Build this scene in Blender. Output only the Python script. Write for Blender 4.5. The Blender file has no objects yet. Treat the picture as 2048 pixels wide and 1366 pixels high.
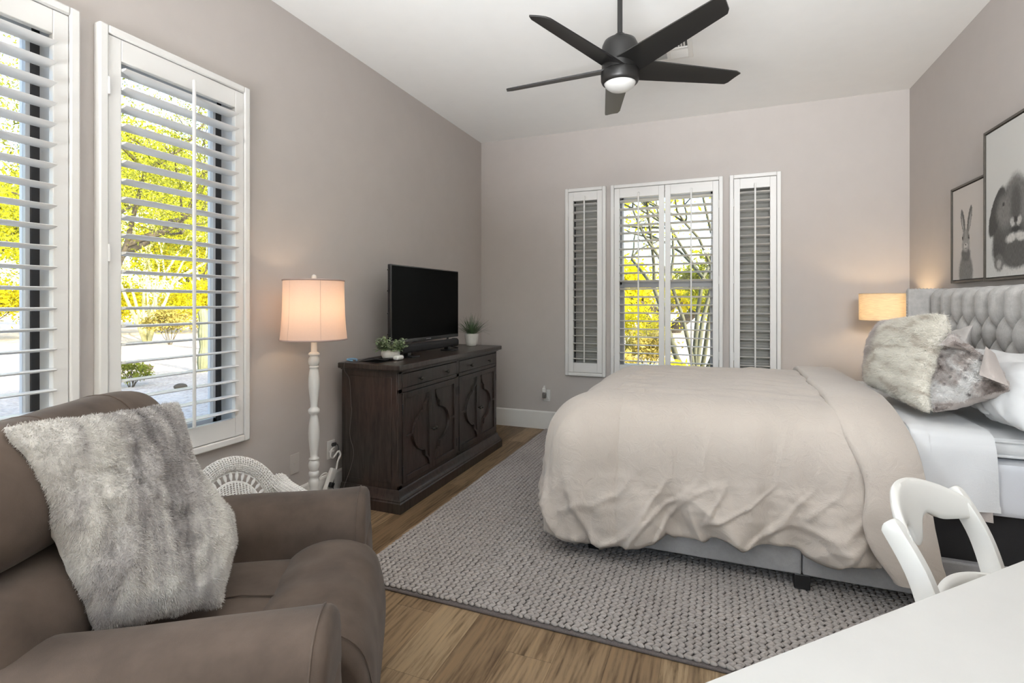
import bpy, math, random
import numpy as np
from mathutils import Vector, Matrix, noise
pi = math.pi
SC = bpy.context.scene
COL = SC.collection

# ------------------------------------------------------------------ camera, world, sun, exposure
YAW = math.atan(406 / 1023.0)
cd = bpy.data.cameras.new('camera'); cam = bpy.data.objects.new('camera', cd); COL.objects.link(cam)
cam.location = (0, 0, 1.30); cam.rotation_euler = (pi / 2, 0, YAW)
cd.sensor_width = 36.0; cd.lens = 36.0 * 1023 / 2048; cd.shift_y = (605 - 683) / 2048.0
cd.clip_start = 0.02; cd.clip_end = 500
SC.camera = cam
vs = SC.view_settings
vs.view_transform = 'Standard'; vs.look = 'None'; vs.gamma = 1.0; vs.use_curve_mapping = False
vs.exposure = 0.93
SC.cycles.use_denoising = True
SC.cycles.max_bounces = 10; SC.cycles.diffuse_bounces = 6; SC.cycles.glossy_bounces = 4
SC.cycles.transparent_max_bounces = 16; SC.cycles.transmission_bounces = 4
SC.cycles.caustics_reflective = False; SC.cycles.caustics_refractive = False
SC.cycles.sample_clamp_indirect = 6.0

W = bpy.data.worlds.new('sky'); SC.world = W; W.use_nodes = True
wn = W.node_tree; wn.nodes.clear()
wo = wn.nodes.new('ShaderNodeOutputWorld'); wb = wn.nodes.new('ShaderNodeBackground')
sky = wn.nodes.new('ShaderNodeTexSky'); sky.sky_type = 'NISHITA'; sky.sun_disc = False
sky.sun_elevation = math.radians(24); sky.sun_rotation = math.radians(115); sky.air_density = 1.0; sky.dust_density = 2.5; sky.ozone_density = 1.0
wn.links.new(sky.outputs[0], wb.inputs[0]); wb.inputs[1].default_value = 0.56
wn.links.new(wb.outputs[0], wo.inputs[0])


def light(name, kind, loc, energy, color, size=None, target=None, size_y=None):
    d = bpy.data.lights.new(name, kind); d.energy = energy; d.color = color
    if kind == 'AREA':
        d.shape = 'RECTANGLE'; d.size = size; d.size_y = size_y or size
    elif kind == 'SUN':
        d.angle = size
    else:
        d.shadow_soft_size = size
    o = bpy.data.objects.new(name, d); COL.objects.link(o); o.location = loc
    if target is not None:
        o.rotation_euler = (Vector(target) - Vector(loc)).to_track_quat('-Z', 'Y').to_euler()
    return o


# low sun from behind the house; added fill lamps in invented openings out of view
light('sun', 'SUN', (30, -8, 16), 9.0, (1.0, 0.88, 0.66), 0.01, (0, 0, 0))
light('rear_bounce_fill', 'AREA', (-0.35, -2.25, .50), 63, (0.95, 0.975, 1.0), 2.5, (-0.35, .50, 3.0), 1.0).data.spread = math.radians(66)  # added fill aimed up at the ceiling, imitating a bounced flash
light('rear_high_fill', 'AREA', (0.55, -2.25, 2.66), 8, (0.96, 0.98, 1.0), 1.6, (1.0, 4.2, 2.0), 0.45).data.spread = math.radians(48)  # added high fill toward the bed and headboard wall

light('left_rear_fill', 'AREA', (-2.30, -.60, 1.6), 17, (0.94, 0.97, 1.0), 1.0, (1.4, .9, 1.9), 1.5).data.spread = math.radians(125)  # added side fill from the left, behind the viewpoint

# ------------------------------------------------------------------ helpers
WM = {}
I4 = Matrix.Identity(4)


def mrot(loc=(0, 0, 0), rz=0.0):
    return Matrix.Translation(Vector(loc)) @ Matrix.Rotation(rz, 4, 'Z')


def frame(o, x, y, z=None):
    """matrix with origin o and axis columns x, y, (z)"""
    x = Vector(x); y = Vector(y); z = Vector(z) if z is not None else x.cross(y)
    m = Matrix((x, y, z)).transposed().to_4x4(); m.translation = Vector(o)
    return m


class MB:
    def __init__(s):
        s.v = []; s.f = []; s.n = 0

    def add(s, v, f):
        v = np.asarray(v, dtype=float).reshape(-1, 3)
        s.f += [tuple(i + s.n for i in q) for q in f]
        s.v.append(v); s.n += len(v)
        return s

    def box(s, x0, x1, y0, y1, z0, z1):
        v = [(x0, y0, z0), (x1, y0, z0), (x1, y1, z0), (x0, y1, z0), (x0, y0, z1), (x1, y0, z1), (x1, y1, z1), (x0, y1, z1)]
        return s.add(v, [(0, 3, 2, 1), (4, 5, 6, 7), (0, 1, 5, 4), (1, 2, 6, 5), (2, 3, 7, 6), (3, 0, 4, 7)])

    def obox(s, m, sx, sy, sz):
        a, b, c = sx / 2, sy / 2, sz / 2
        v = [m @ Vector(p) for p in ((-a, -b, -c), (a, -b, -c), (a, b, -c), (-a, b, -c), (-a, -b, c), (a, -b, c), (a, b, c), (-a, b, c))]
        return s.add([tuple(p) for p in v], [(0, 3, 2, 1), (4, 5, 6, 7), (0, 1, 5, 4), (1, 2, 6, 5), (2, 3, 7, 6), (3, 0, 4, 7)])

    def grid(s, P, cu=False, cv=False, flip=False):
        P = np.asarray(P, dtype=float); nu, nv = P.shape[:2]
        f = []
        for i in range(nu if cu else nu - 1):
            for j in range(nv if cv else nv - 1):
                a, b = i * nv + j, i * nv + (j + 1) % nv
                i2 = (i + 1) % nu
                c, d = i2 * nv + (j + 1) % nv, i2 * nv + j
                f.append((a, b, c, d) if flip else (a, d, c, b))
        return s.add(P.reshape(-1, 3), f)

    def tube(s, pts, r, n=8, cap=True, closed=False):
        pts = [Vector(p) for p in pts]; m = len(pts)
        rs = [r] * m if not hasattr(r, '__len__') else list(r)
        ring = []; up = None
        for i, p in enumerate(pts):
            if closed:
                t = pts[(i + 1) % m] - pts[i - 1]
            else:
                t = pts[min(i + 1, m - 1)] - pts[max(i - 1, 0)]
            if t.length < 1e-9: t = Vector((0, 0, 1))
            t.normalize()
            if up is None:
                up = Vector((0, 0, 1)) if abs(t.z) < .9 else Vector((1, 0, 0))
            a = up - t * up.dot(t)
            if a.length < 1e-6: a = t.orthogonal()
            a.normalize(); b = t.cross(a); up = a
            ring.append([tuple(p + (a * math.cos(2 * pi * k / n) + b * math.sin(2 * pi * k / n)) * rs[i]) for k in range(n)])
        s0 = s.n
        s.grid(np.array(ring), cu=closed, cv=True, flip=True)
        if cap and not closed:
            s.f.append(tuple(s0 + k for k in range(n))[::-1])
            s.f.append(tuple(s0 + (m - 1) * n + k for k in range(n)))
        return s

    def lathe(s, prof, n=32, c=(0, 0), cap=True, wob=None):
        P = np.array([[(c[0] + r * math.cos(2 * pi * k / n) * (wob(k / n, z) if wob else 1), c[1] + r * math.sin(2 * pi * k / n) * (wob(k / n, z) if wob else 1), z) for k in range(n)] for r, z in prof])
        s0 = s.n
        s.grid(P, cv=True, flip=False)
        if cap:
            s.f.append(tuple(s0 + k for k in range(n))[::-1])
            s.f.append(tuple(s0 + (len(prof) - 1) * n + k for k in range(n)))
        return s

    def prism(s, poly, m, h):
        """poly in the xy plane of m, extruded 0..h along m's z"""
        n = len(poly)
        v = [tuple(m @ Vector((x, y, 0))) for x, y in poly] + [tuple(m @ Vector((x, y, h))) for x, y in poly]
        f = [tuple(range(n))[::-1], tuple(range(n, 2 * n))] + [(i, (i + 1) % n, n + (i + 1) % n, n + i) for i in range(n)]
        return s.add(v, f)

    def rbox(s, c, size, r, k=8, puff=0.0, m=None):
        """rounded box, optionally puffed like a cushion"""
        h = np.array(size) / 2.0; core = h - r
        t = np.linspace(-1, 1, 2 * k + 1); t = np.sign(t) * np.abs(t) ** .8
        for ax in range(3):
            for sg in (-1, 1):
                A, B = np.meshgrid(t, t, indexing='ij')
                P = np.zeros(A.shape + (3,)); o = [i for i in range(3) if i != ax]
                P[..., ax] = sg * h[ax]; P[..., o[0]] = A * h[o[0]]; P[..., o[1]] = B * h[o[1]]
                Q = np.clip(P, -core, core); D = P - Q
                L = np.linalg.norm(D, axis=-1, keepdims=True); L[L < 1e-9] = 1
                R = Q + D / L * r
                if puff:
                    g = (1 - np.abs(R[..., o[0]] / h[o[0]]) ** 2.5).clip(0) * (1 - np.abs(R[..., o[1]] / h[o[1]]) ** 2.5).clip(0)
                    R[..., ax] += sg * puff * g
                R = R + np.array(c)
                if m is not None:
                    M = np.array(m); R = R @ M[:3, :3].T + M[:3, 3]
                s.grid(R, flip=(sg > 0) == (ax != 1))
        return s

    def verts(s):
        return np.concatenate(s.v) if s.v else np.zeros((0, 3))

    def build(s, name, mat, parent=None, xf=None, smooth=35, bevel=0.0, weld=False, org=None, sub=0, segs=2):
        v = s.verts()
        if xf is not None:
            M = np.array(xf); v = v @ M[:3, :3].T + M[:3, 3]
            if np.linalg.det(M[:3, :3]) < 0: s.f = [q[::-1] for q in s.f]
        if parent is not None:
            inv = WM[parent.name].inverted()
        else:
            org = Vector(org) if org is not None else Vector((float(v[:, 0].mean()), float(v[:, 1].mean()), float(v[:, 2].min())))
            inv = Matrix.Translation(-org)
        M = np.array(inv); v = v @ M[:3, :3].T + M[:3, 3]
        me = bpy.data.meshes.new(name)
        me.from_pydata(v.tolist(), [], s.f)
        if weld:
            import bmesh
            bm = bmesh.new(); bm.from_mesh(me); bmesh.ops.remove_doubles(bm, verts=bm.verts, dist=1e-5)
            bmesh.ops.recalc_face_normals(bm, faces=bm.faces); bm.to_mesh(me); bm.free()
        me.update()
        if smooth:
            me.shade_smooth()
            if smooth < 180: me.set_sharp_from_angle(angle=math.radians(smooth))
        for mm in (mat if isinstance(mat, (list, tuple)) else [mat]):
            me.materials.append(mm)
        o = bpy.data.objects.new(name, me); COL.objects.link(o)
        if parent is not None:
            o.parent = parent; WM[o.name] = WM[parent.name].copy()
        else:
            o.location = org; WM[o.name] = Matrix.Translation(org)
        if bevel:
            b = o.modifiers.new('bevel', 'BEVEL'); b.width = bevel; b.segments = segs; b.limit_method = 'ANGLE'; b.angle_limit = math.radians(40)
        if sub:
            b = o.modifiers.new('subdivision', 'SUBSURF'); b.levels = sub; b.render_levels = sub
        return o


def tag(o, label, cat, group=None):
    o['label'] = label; o['category'] = cat
    if group: o['group'] = group
    return o


def thing(name, label, cat, loc=(0, 0, 0), rz=0.0, group=None):
    o = bpy.data.objects.new(name, None); COL.objects.link(o)
    o.location = loc; o.rotation_euler = (0, 0, rz); o.empty_display_size = .05
    WM[o.name] = mrot(loc, rz)
    return tag(o, label, cat, group)


def struct(o):
    o['kind'] = 'structure'; return o


def nz(x, y, z, s=1.0):
    return noise.noise(Vector((x * s, y * s, z * s)))


# ------------------------------------------------------------------ materials
def nd(t, typ, **kw):
    n = t.nodes.new(typ)
    for k, v in kw.items():
        if k.startswith('i_'):
            n.inputs[k[2:].replace('_', ' ')].default_value = v
        elif k.startswith('n') and k[1:].isdigit():
            n.inputs[int(k[1:])].default_value = v
        else:
            setattr(n, k, v)
    return n


def L(t, a, b):
    t.links.new(a, b)


def newmat(name):
    m = bpy.data.materials.new(name); m.use_nodes = True
    t = m.node_tree; b = t.nodes['Principled BSDF']
    return m, t, b


def c4(c):
    return (c[0], c[1], c[2], 1.0)


def objco(t, scale=(1, 1, 1), rot=(0, 0, 0)):
    tc = nd(t, 'ShaderNodeTexCoord'); mp = nd(t, 'ShaderNodeMapping')
    mp.inputs['Scale'].default_value = scale; mp.inputs['Rotation'].default_value = rot
    L(t, tc.outputs['Object'], mp.inputs['Vector'])
    return mp.outputs[0]


def ramp(t, fac, stops, interp='LINEAR'):
    r = nd(t, 'ShaderNodeValToRGB'); e = r.color_ramp.elements; r.color_ramp.interpolation = interp
    while len(e) < len(stops): e.new(.5)
    for k, (p, c) in enumerate(stops):
        e[k].position = p; e[k].color = c4(c)
    L(t, fac, r.inputs[0]); return r.outputs[0]


def bump(t, b, h, strength=.3, dist=.01):
    n = nd(t, 'ShaderNodeBump'); n.inputs['Strength'].default_value = strength; n.inputs['Distance'].default_value = dist
    L(t, h, n.inputs['Height']); L(t, n.outputs[0], b.inputs['Normal'])


def noisetex(t, co, scale, detail=4, rough=.55, dist=0.0):
    n = nd(t, 'ShaderNodeTexNoise'); n.inputs['Scale'].default_value = scale; n.inputs['Detail'].default_value = detail
    n.inputs['Roughness'].default_value = rough; n.inputs['Distortion'].default_value = dist
    L(t, co, n.inputs['Vector']); return n.outputs['Fac']


def simple(name, col, rough=.5, metal=0.0, var=0.0, vscale=8, bmp=0.0, bscale=60, sheen=0.0, spec=.5, aniso=(1, 1, 1), coat=0.0):
    m, t, b = newmat(name)
    b.inputs['Roughness'].default_value = rough; b.inputs['Metallic'].default_value = metal
    b.inputs['Specular IOR Level'].default_value = spec
    if coat: b.inputs['Coat Weight'].default_value = coat; b.inputs['Coat Roughness'].default_value = .15
    if sheen: b.inputs['Sheen Weight'].default_value = sheen; b.inputs['Sheen Roughness'].default_value = .5
    co = objco(t, aniso)
    f = noisetex(t, co, vscale, 5)
    L(t, ramp(t, f, [(.3, tuple(x * (1 - var) for x in col)), (.7, tuple(min(1, x * (1 + var)) for x in col))]), b.inputs['Base Color'])
    if bmp:
        bump(t, b, noisetex(t, co, bscale, 3), bmp, .004)
    return m


def fabric(name, col, rough=.9, weave=900, wb=.25, wrinkle=0.0, var=.08, sheen=.2, vscale=3, streak=0.0):
    m, t, b = newmat(name)
    b.inputs['Roughness'].default_value = rough; b.inputs['Specular IOR Level'].default_value = .15
    b.inputs['Sheen Weight'].default_value = sheen
    co = objco(t)
    f = noisetex(t, co, vscale, 6, .6)
    if streak:
        s1 = noisetex(t, objco(t, (300, 14, 300)), 1, 2); s2 = noisetex(t, objco(t, (14, 300, 14)), 1, 2)
        mx = nd(t, 'ShaderNodeMath', operation='ADD'); L(t, s1, mx.inputs[0]); L(t, s2, mx.inputs[1])
        m2 = nd(t, 'ShaderNodeMath', operation='MULTIPLY_ADD', n1=streak, n2=-streak); L(t, mx.outputs[0], m2.inputs[0])
        ad = nd(t, 'ShaderNodeMath', operation='ADD'); L(t, f, ad.inputs[0]); L(t, m2.outputs[0], ad.inputs[1]); f = ad.outputs[0]
    L(t, ramp(t, f, [(.25, tuple(x * (1 - var) for x in col)), (.75, tuple(min(1, x * (1 + var)) for x in col))]), b.inputs['Base Color'])
    h = noisetex(t, co, weave, 2)
    if wrinkle:
        w = noisetex(t, objco(t, (1, 1.0, 1)), 14, 6, .62, 1.2)
        a = nd(t, 'ShaderNodeMath', operation='MULTIPLY', n1=wrinkle); L(t, w, a.inputs[0])
        k = nd(t, 'ShaderNodeMath', operation='MULTIPLY', n1=.06); L(t, h, k.inputs[0])
        s = nd(t, 'ShaderNodeMath', operation='ADD'); L(t, a.outputs[0], s.inputs[0]); L(t, k.outputs[0], s.inputs[1])
        bump(t, b, s.outputs[0], .9, .02)
    else:
        bump(t, b, h, wb, .002)
    return m


M = {}
M['wall'] = simple('greige_paint', (.505, .470, .447), .75, var=.015, bmp=.05, bscale=220, spec=.25)
M['ceiling'] = simple('ceiling_paint', (.84, .84, .825), .85, var=.01, bmp=.05, bscale=200, spec=.2)
M['trim'] = simple('white_trim_paint', (.78, .77, .74), .42, var=.01)
M['shutter'] = simple('shutter_paint', (.74, .738, .725), .4, var=.01)
M['frame_white'] = simple('window_vinyl', (.74, .75, .77), .4, var=.01)
M['frame_grey'] = simple('window_grey_track', (.30, .30, .31), .4, var=.03)
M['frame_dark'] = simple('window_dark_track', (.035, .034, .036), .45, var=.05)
M['plate'] = simple('plate_plastic', (.72, .71, .69), .35, var=.01)
M['plate_paint'] = simple('painted_plate', (.55, .52, .495), .5, var=.015)
M['black'] = simple('black_plastic', (.012, .012, .013), .35, var=.05)
M['black_matte'] = simple('black_fabric', (.012, .011, .012), .8, var=.1, bmp=.2, bscale=400)
M['fan'] = simple('fan_black_metal', (.012, .0115, .011), .40, var=.06)
M['bronze'] = simple('dark_knob_metal', (.05, .045, .04), .28, .8, var=.1)
M['white_wood'] = simple('white_painted_wood', (.70, .692, .66), .38, var=.02, coat=.15)
M['cream'] = simple('cream_painted_wood', (.56, .552, .53), .4, var=.02)
M['wicker'] = simple('white_wicker', (.80, .785, .76), .5, var=.05, vscale=40)
M['suede'] = simple('brown_microfibre', (.092, .068, .053), .85, var=.32, vscale=6, bmp=.12, bscale=350, sheen=.1, spec=.15)
M['linen_grey'] = fabric('grey_linen_weave', (.46, .445, .43), .9, 600, .3, 0, .14, .2, 30, .5)
M['rail'] = fabric('bed_rail_linen', (.29, .285, .29), .9, 700, .3, 0, .10, .2, 30, .4)
M['duvet'] = fabric('taupe_linen', (.53, .472, .418), .92, 500, .3, .32, .05, .25, 3, .12)
M['sheet'] = fabric('white_cotton', (.68, .685, .69), .85, 900, .2, .12, .02, .15, 3)
M['boxspring'] = fabric('pale_grey_cotton', (.62, .63, .66), .85, 900, .2, 0.05, .02, .15, 3)
M['greige_pillow'] = fabric('oatmeal_cotton', (.60, .565, .54), .9, 700, .25, .18, .04, .2, 3, .08)
M['white_pillow'] = fabric('white_pillow_cotton', (.72, .715, .71), .9, 800, .2, .2, .02, .2, 3)
M['ceramic'] = simple('white_ribbed_ceramic', (.68, .665, .63), .4, var=.05, vscale=20)
M['soil'] = simple('dark_soil', (.03, .022, .015), .95, var=.3, vscale=60, bmp=.5)
M['leaf_sage'] = simple('sage_leaf', (.20, .28, .14), .55, var=.35, vscale=25)
M['leaf_sage2'] = simple('pale_leaf', (.42, .49, .32), .55, var=.2, vscale=25)
M['grass'] = simple('grass_blade', (.07, .12, .055), .5, var=.4, vscale=20)
M['tv_screen'] = simple('tv_screen_glass', (.0012, .0012, .0012), .35, var=0, spec=.04)
M['tv_edge'] = simple('tv_bezel', (.02, .02, .022), .25, var=.05)
M['blue'] = simple('pale_blue_plastic', (.18, .36, .55), .4, var=.1)
M['cord_white'] = simple('white_cord', (.72, .71, .68), .45, var=.03)
M['cord_black'] = simple('black_cord', (.012, .012, .012), .5)
M['cord_grey'] = simple('grey_wire', (.12, .11, .10), .5)
M['glass_amber'] = simple('silver_bottle', (.35, .34, .33), .15, .6, var=.2, vscale=120)
M['frosted'] = simple('frosted_glass', (.60, .60, .585), .35, var=.01)
M['art_frame'] = simple('bronze_art_frame', (.085, .075, .062), .4, .3, var=.15, vscale=30)
M['nail'] = simple('silver_nailhead', (.45, .44, .43), .3, .9)
M['stone'] = simple('white_gadget_plastic', (.78, .78, .75), .35, var=.02)


def glass_mat():
    m = bpy.data.materials.new('window_glass'); m.use_nodes = True; t = m.node_tree; t.nodes.clear()
    o = nd(t, 'ShaderNodeOutputMaterial'); mx = nd(t, 'ShaderNodeMixShader'); tr = nd(t, 'ShaderNodeBsdfTransparent'); gl = nd(t, 'ShaderNodeBsdfGlossy')
    gl.inputs['Roughness'].default_value = .02; tr.inputs[0].default_value = (.97, .98, .97, 1)
    fr = nd(t, 'ShaderNodeFresnel'); fr.inputs[0].default_value = 1.3
    L(t, fr.outputs[0], mx.inputs[0]); L(t, tr.outputs[0], mx.inputs[1]); L(t, gl.outputs[0], mx.inputs[2]); L(t, mx.outputs[0], o.inputs[0])
    return m


M['glass'] = glass_mat()


def translucent(name, col, tcol, fac=.5, rough=.8, noise_scale=200, var=.05, aniso=(1, 1, 1)):
    m = bpy.data.materials.new(name); m.use_nodes = True; t = m.node_tree; t.nodes.clear()
    o = nd(t, 'ShaderNodeOutputMaterial'); mx = nd(t, 'ShaderNodeMixShader'); d = nd(t, 'ShaderNodeBsdfDiffuse'); tl = nd(t, 'ShaderNodeBsdfTranslucent')
    f = noisetex(t, objco(t, aniso), noise_scale, 3)
    L(t, ramp(t, f, [(.3, tuple(x * (1 - var) for x in col)), (.7, tuple(min(1, x * (1 + var)) for x in col))]), d.inputs[0])
    L(t, ramp(t, f, [(.3, tuple(x * (1 - var) for x in tcol)), (.7, tuple(min(1, x * (1 + var)) for x in tcol))]), tl.inputs[0])
    mx.inputs[0].default_value = fac
    L(t, d.outputs[0], mx.inputs[1]); L(t, tl.outputs[0], mx.inputs[2]); L(t, mx.outputs[0], o.inputs[0])
    return m


M['shade_pink'] = translucent('blush_lamp_shade', (.72, .60, .55), (.72, .56, .46), .45, var=.02)
M['shade_linen'] = translucent('linen_drum_shade', (.66, .55, .40), (.74, .60, .40), .28, noise_scale=1, var=.15, aniso=(20, 20, 260))
M['shade_grey'] = translucent('grey_cellular_shade', (.58, .57, .54), (.42, .42, .40), .45, var=.03)
M['leaf_yellow'] = translucent('palo_verde_leaf', (.50, .50, .03), (.72, .70, .03), .55, noise_scale=.9, var=.35)
M['leaf_green'] = translucent('mesquite_leaf', (.17, .19, .035), (.36, .38, .035), .45, noise_scale=1.3, var=.75)
M['leaf_gold'] = translucent('golden_leaf', (.46, .42, .02), (.62, .56, .02), .5, noise_scale=1.5, var=.3)
M['leaf_tan'] = translucent('dry_brush', (.36, .31, .10), (.42, .36, .08), .4, noise_scale=3, var=.35)
M['bark_pale'] = simple('pale_bark', (.42, .40, .20), .8, var=.25, vscale=6, bmp=.3)
M['bark_dark'] = simple('dark_bark', (.06, .05, .035), .9, var=.3, vscale=6, bmp=.4)
M['bark_green'] = simple('palo_verde_bark', (.040, .045, .028), .8, var=.25, vscale=8, bmp=.3)
M['cactus'] = simple('cactus_skin', (.16, .17, .10), .8, var=.25, vscale=14, bmp=.4)
M['stucco'] = simple('tan_stucco', (.42, .34, .27), .9, var=.06, bmp=.3, bscale=80)


def wood_floor():
    m, t, b = newmat('oak_plank_floor')
    tc = nd(t, 'ShaderNodeTexCoord'); sp = nd(t, 'ShaderNodeSeparateXYZ'); L(t, tc.outputs['Object'], sp.inputs[0])

    def mth(op, a, bv=None, c=None):
        n = nd(t, 'ShaderNodeMath', operation=op)
        for k, x in enumerate((a, bv, c)):
            if x is None: continue
            if isinstance(x, (int, float)): n.inputs[k].default_value = x
            else: L(t, x, n.inputs[k])
        return n.outputs[0]
    PW, PL = .182, 1.22
    xi = mth('DIVIDE', sp.outputs[0], PW); ix = mth('FLOOR', xi)
    wnz = nd(t, 'ShaderNodeTexWhiteNoise', noise_dimensions='1D'); L(t, ix, wnz.inputs['W'])
    yo = mth('ADD', mth('DIVIDE', sp.outputs[1], PL), mth('MULTIPLY', wnz.outputs['Value'], 5.3)); iy = mth('FLOOR', yo)
    cv = nd(t, 'ShaderNodeCombineXYZ'); L(t, ix, cv.inputs[0]); L(t, iy, cv.inputs[1])
    w2 = nd(t, 'ShaderNodeTexWhiteNoise', noise_dimensions='2D'); L(t, cv.outputs[0], w2.inputs['Vector'])
    # grain coordinates shifted per plank
    gx = mth('MULTIPLY', sp.outputs[0], 1.0); gy = mth('ADD', mth('MULTIPLY', sp.outputs[1], .09), mth('MULTIPLY', w2.outputs['Value'], 37.0))
    gv = nd(t, 'ShaderNodeCombineXYZ'); L(t, gx, gv.inputs[0]); L(t, gy, gv.inputs[1]); L(t, mth('MULTIPLY', w2.outputs['Value'], 11.0), gv.inputs[2])
    g1 = noisetex(t, gv.outputs[0], 22, 6, .65, .9)
    g2 = noisetex(t, gv.outputs[0], 95, 4, .6, .3)
    g3 = noisetex(t, gv.outputs[0], 7, 3, .5, 1.8)
    wv = nd(t, 'ShaderNodeTexWave', wave_type='BANDS', bands_direction='X'); L(t, gv.outputs[0], wv.inputs['Vector'])
    wv.inputs['Scale'].default_value = 14; wv.inputs['Distortion'].default_value = 9; wv.inputs['Detail'].default_value = 3; wv.inputs['Detail Scale'].default_value = 1.2
    base = ramp(t, w2.outputs['Value'], [(0, (.172, .112, .062)), (.35, (.222, .150, .086)), (.7, (.285, .198, .116)), (1, (.34, .248, .150))])
    f = mth('ADD', mth('MULTIPLY', g1, .62), mth('ADD', mth('MULTIPLY', g2, .30), mth('MULTIPLY', wv.outputs['Fac'], .08)))
    gr = ramp(t, f, [(.36, (.36, .32, .27)), (.45, (.74, .71, .67)), (.53, (1, 1, 1)), (.66, (1.18, 1.14, 1.06))])
    mx = nd(t, 'ShaderNodeMix', data_type='RGBA', blend_type='MULTIPLY'); mx.inputs[0].default_value = 1
    L(t, base, mx.inputs[6]); L(t, gr, mx.inputs[7])
    kn = ramp(t, g3, [(.26, (.26, .21, .17)), (.38, (1, 1, 1))])
    m3 = nd(t, 'ShaderNodeMix', data_type='RGBA', blend_type='MULTIPLY'); m3.inputs[0].default_value = .85
    L(t, mx.outputs[2], m3.inputs[6]); L(t, kn, m3.inputs[7])
    # joints
    fx = mth('FRACT', xi); fy = mth('FRACT', yo)
    ex = mth('MINIMUM', fx, mth('SUBTRACT', 1, fx)); ey = mth('MULTIPLY', mth('MINIMUM', fy, mth('SUBTRACT', 1, fy)), PL / PW)
    e = mth('MINIMUM', ex, ey); jt = mth('SMOOTH_MIN', mth('DIVIDE', e, .012), 1.0, .2)
    jr = ramp(t, jt, [(0, (.38, .34, .30)), (.6, (1, 1, 1))])
    m4 = nd(t, 'ShaderNodeMix', data_type='RGBA', blend_type='MULTIPLY'); m4.inputs[0].default_value = 1
    L(t, m3.outputs[2], m4.inputs[6]); L(t, jr, m4.inputs[7])
    L(t, m4.outputs[2], b.inputs['Base Color'])
    b.inputs['Roughness'].default_value = .48; b.inputs['Specular IOR Level'].default_value = .35
    hh = mth('ADD', mth('MULTIPLY', f, .3), jt); bump(t, b, hh, .25, .002)
    return m


M['floor'] = wood_floor()


def dark_wood():
    m, t, b = newmat('espresso_wood')
    co = objco(t, (9, 9, 1.1)); g = noisetex(t, co, 5, 6, .65, .8); g2 = noisetex(t, objco(t), 2.2, 3)
    a = ramp(t, g, [(.3, (.012, .0102, .009)), (.5, (.029, .025, .0215)), (.72, (.048, .042, .037))])
    r2 = ramp(t, g2, [(.4, (1, 1, 1)), (.65, (1.35, .95, .9))])
    mx = nd(t, 'ShaderNodeMix', data_type='RGBA', blend_type='MULTIPLY'); mx.inputs[0].default_value = 1
    L(t, a, mx.inputs[6]); L(t, r2, mx.inputs[7]); L(t, mx.outputs[2], b.inputs['Base Color'])
    b.inputs['Roughness'].default_value = .32; b.inputs['Specular IOR Level'].default_value = .5
    bump(t, b, g, .12, .002)
    return m


M['espresso'] = dark_wood()


def rug_mat():
    m, t, b = newmat('greige_wool_braid')
    co = objco(t); f = noisetex(t, co, 2.2, 4); f2 = noisetex(t, co, 55, 2)
    a = nd(t, 'ShaderNodeMath', operation='MULTIPLY_ADD', n1=.5); L(t, f2, a.inputs[0]); 
    k = nd(t, 'ShaderNodeMath', operation='MULTIPLY', n1=.5); L(t, f, k.inputs[0]); L(t, k.outputs[0], a.inputs[2])
    L(t, ramp(t, a.outputs[0], [(.3, (.30, .272, .255)), (.7, (.44, .405, .38))]), b.inputs['Base Color'])
    b.inputs['Roughness'].default_value = .95; b.inputs['Specular IOR Level'].default_value = .1; b.inputs['Sheen Weight'].default_value = .15
    bump(t, b, noisetex(t, objco(t, (1, 1, 1)), 500, 3), .5, .003)
    return m


M['rug'] = rug_mat()
M['rug_edge'] = simple('rug_binding', (.13, .11, .105), .95, var=.2, vscale=200, bmp=.4, bscale=500)


def gravel():
    m, t, b = newmat('desert_gravel')
    co = objco(t); v = nd(t, 'ShaderNodeTexVoronoi'); v.inputs['Scale'].default_value = 16; L(t, co, v.inputs['Vector'])
    f = noisetex(t, co, .8, 6, .7)
    base = ramp(t, f, [(.3, (.36, .31, .28)), (.7, (.52, .46, .41))])
    sp = ramp(t, v.outputs['Distance'], [(0, (.55, .53, .52)), (.5, (1, 1, 1))])
    mx = nd(t, 'ShaderNodeMix', data_type='RGBA', blend_type='MULTIPLY'); mx.inputs[0].default_value = .8
    L(t, base, mx.inputs[6]); L(t, sp, mx.inputs[7]); L(t, mx.outputs[2], b.inputs['Base Color'])
    b.inputs['Roughness'].default_value = .95; bump(t, b, v.outputs['Distance'], .6, .05)
    return m


M['gravel'] = gravel()


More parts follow.
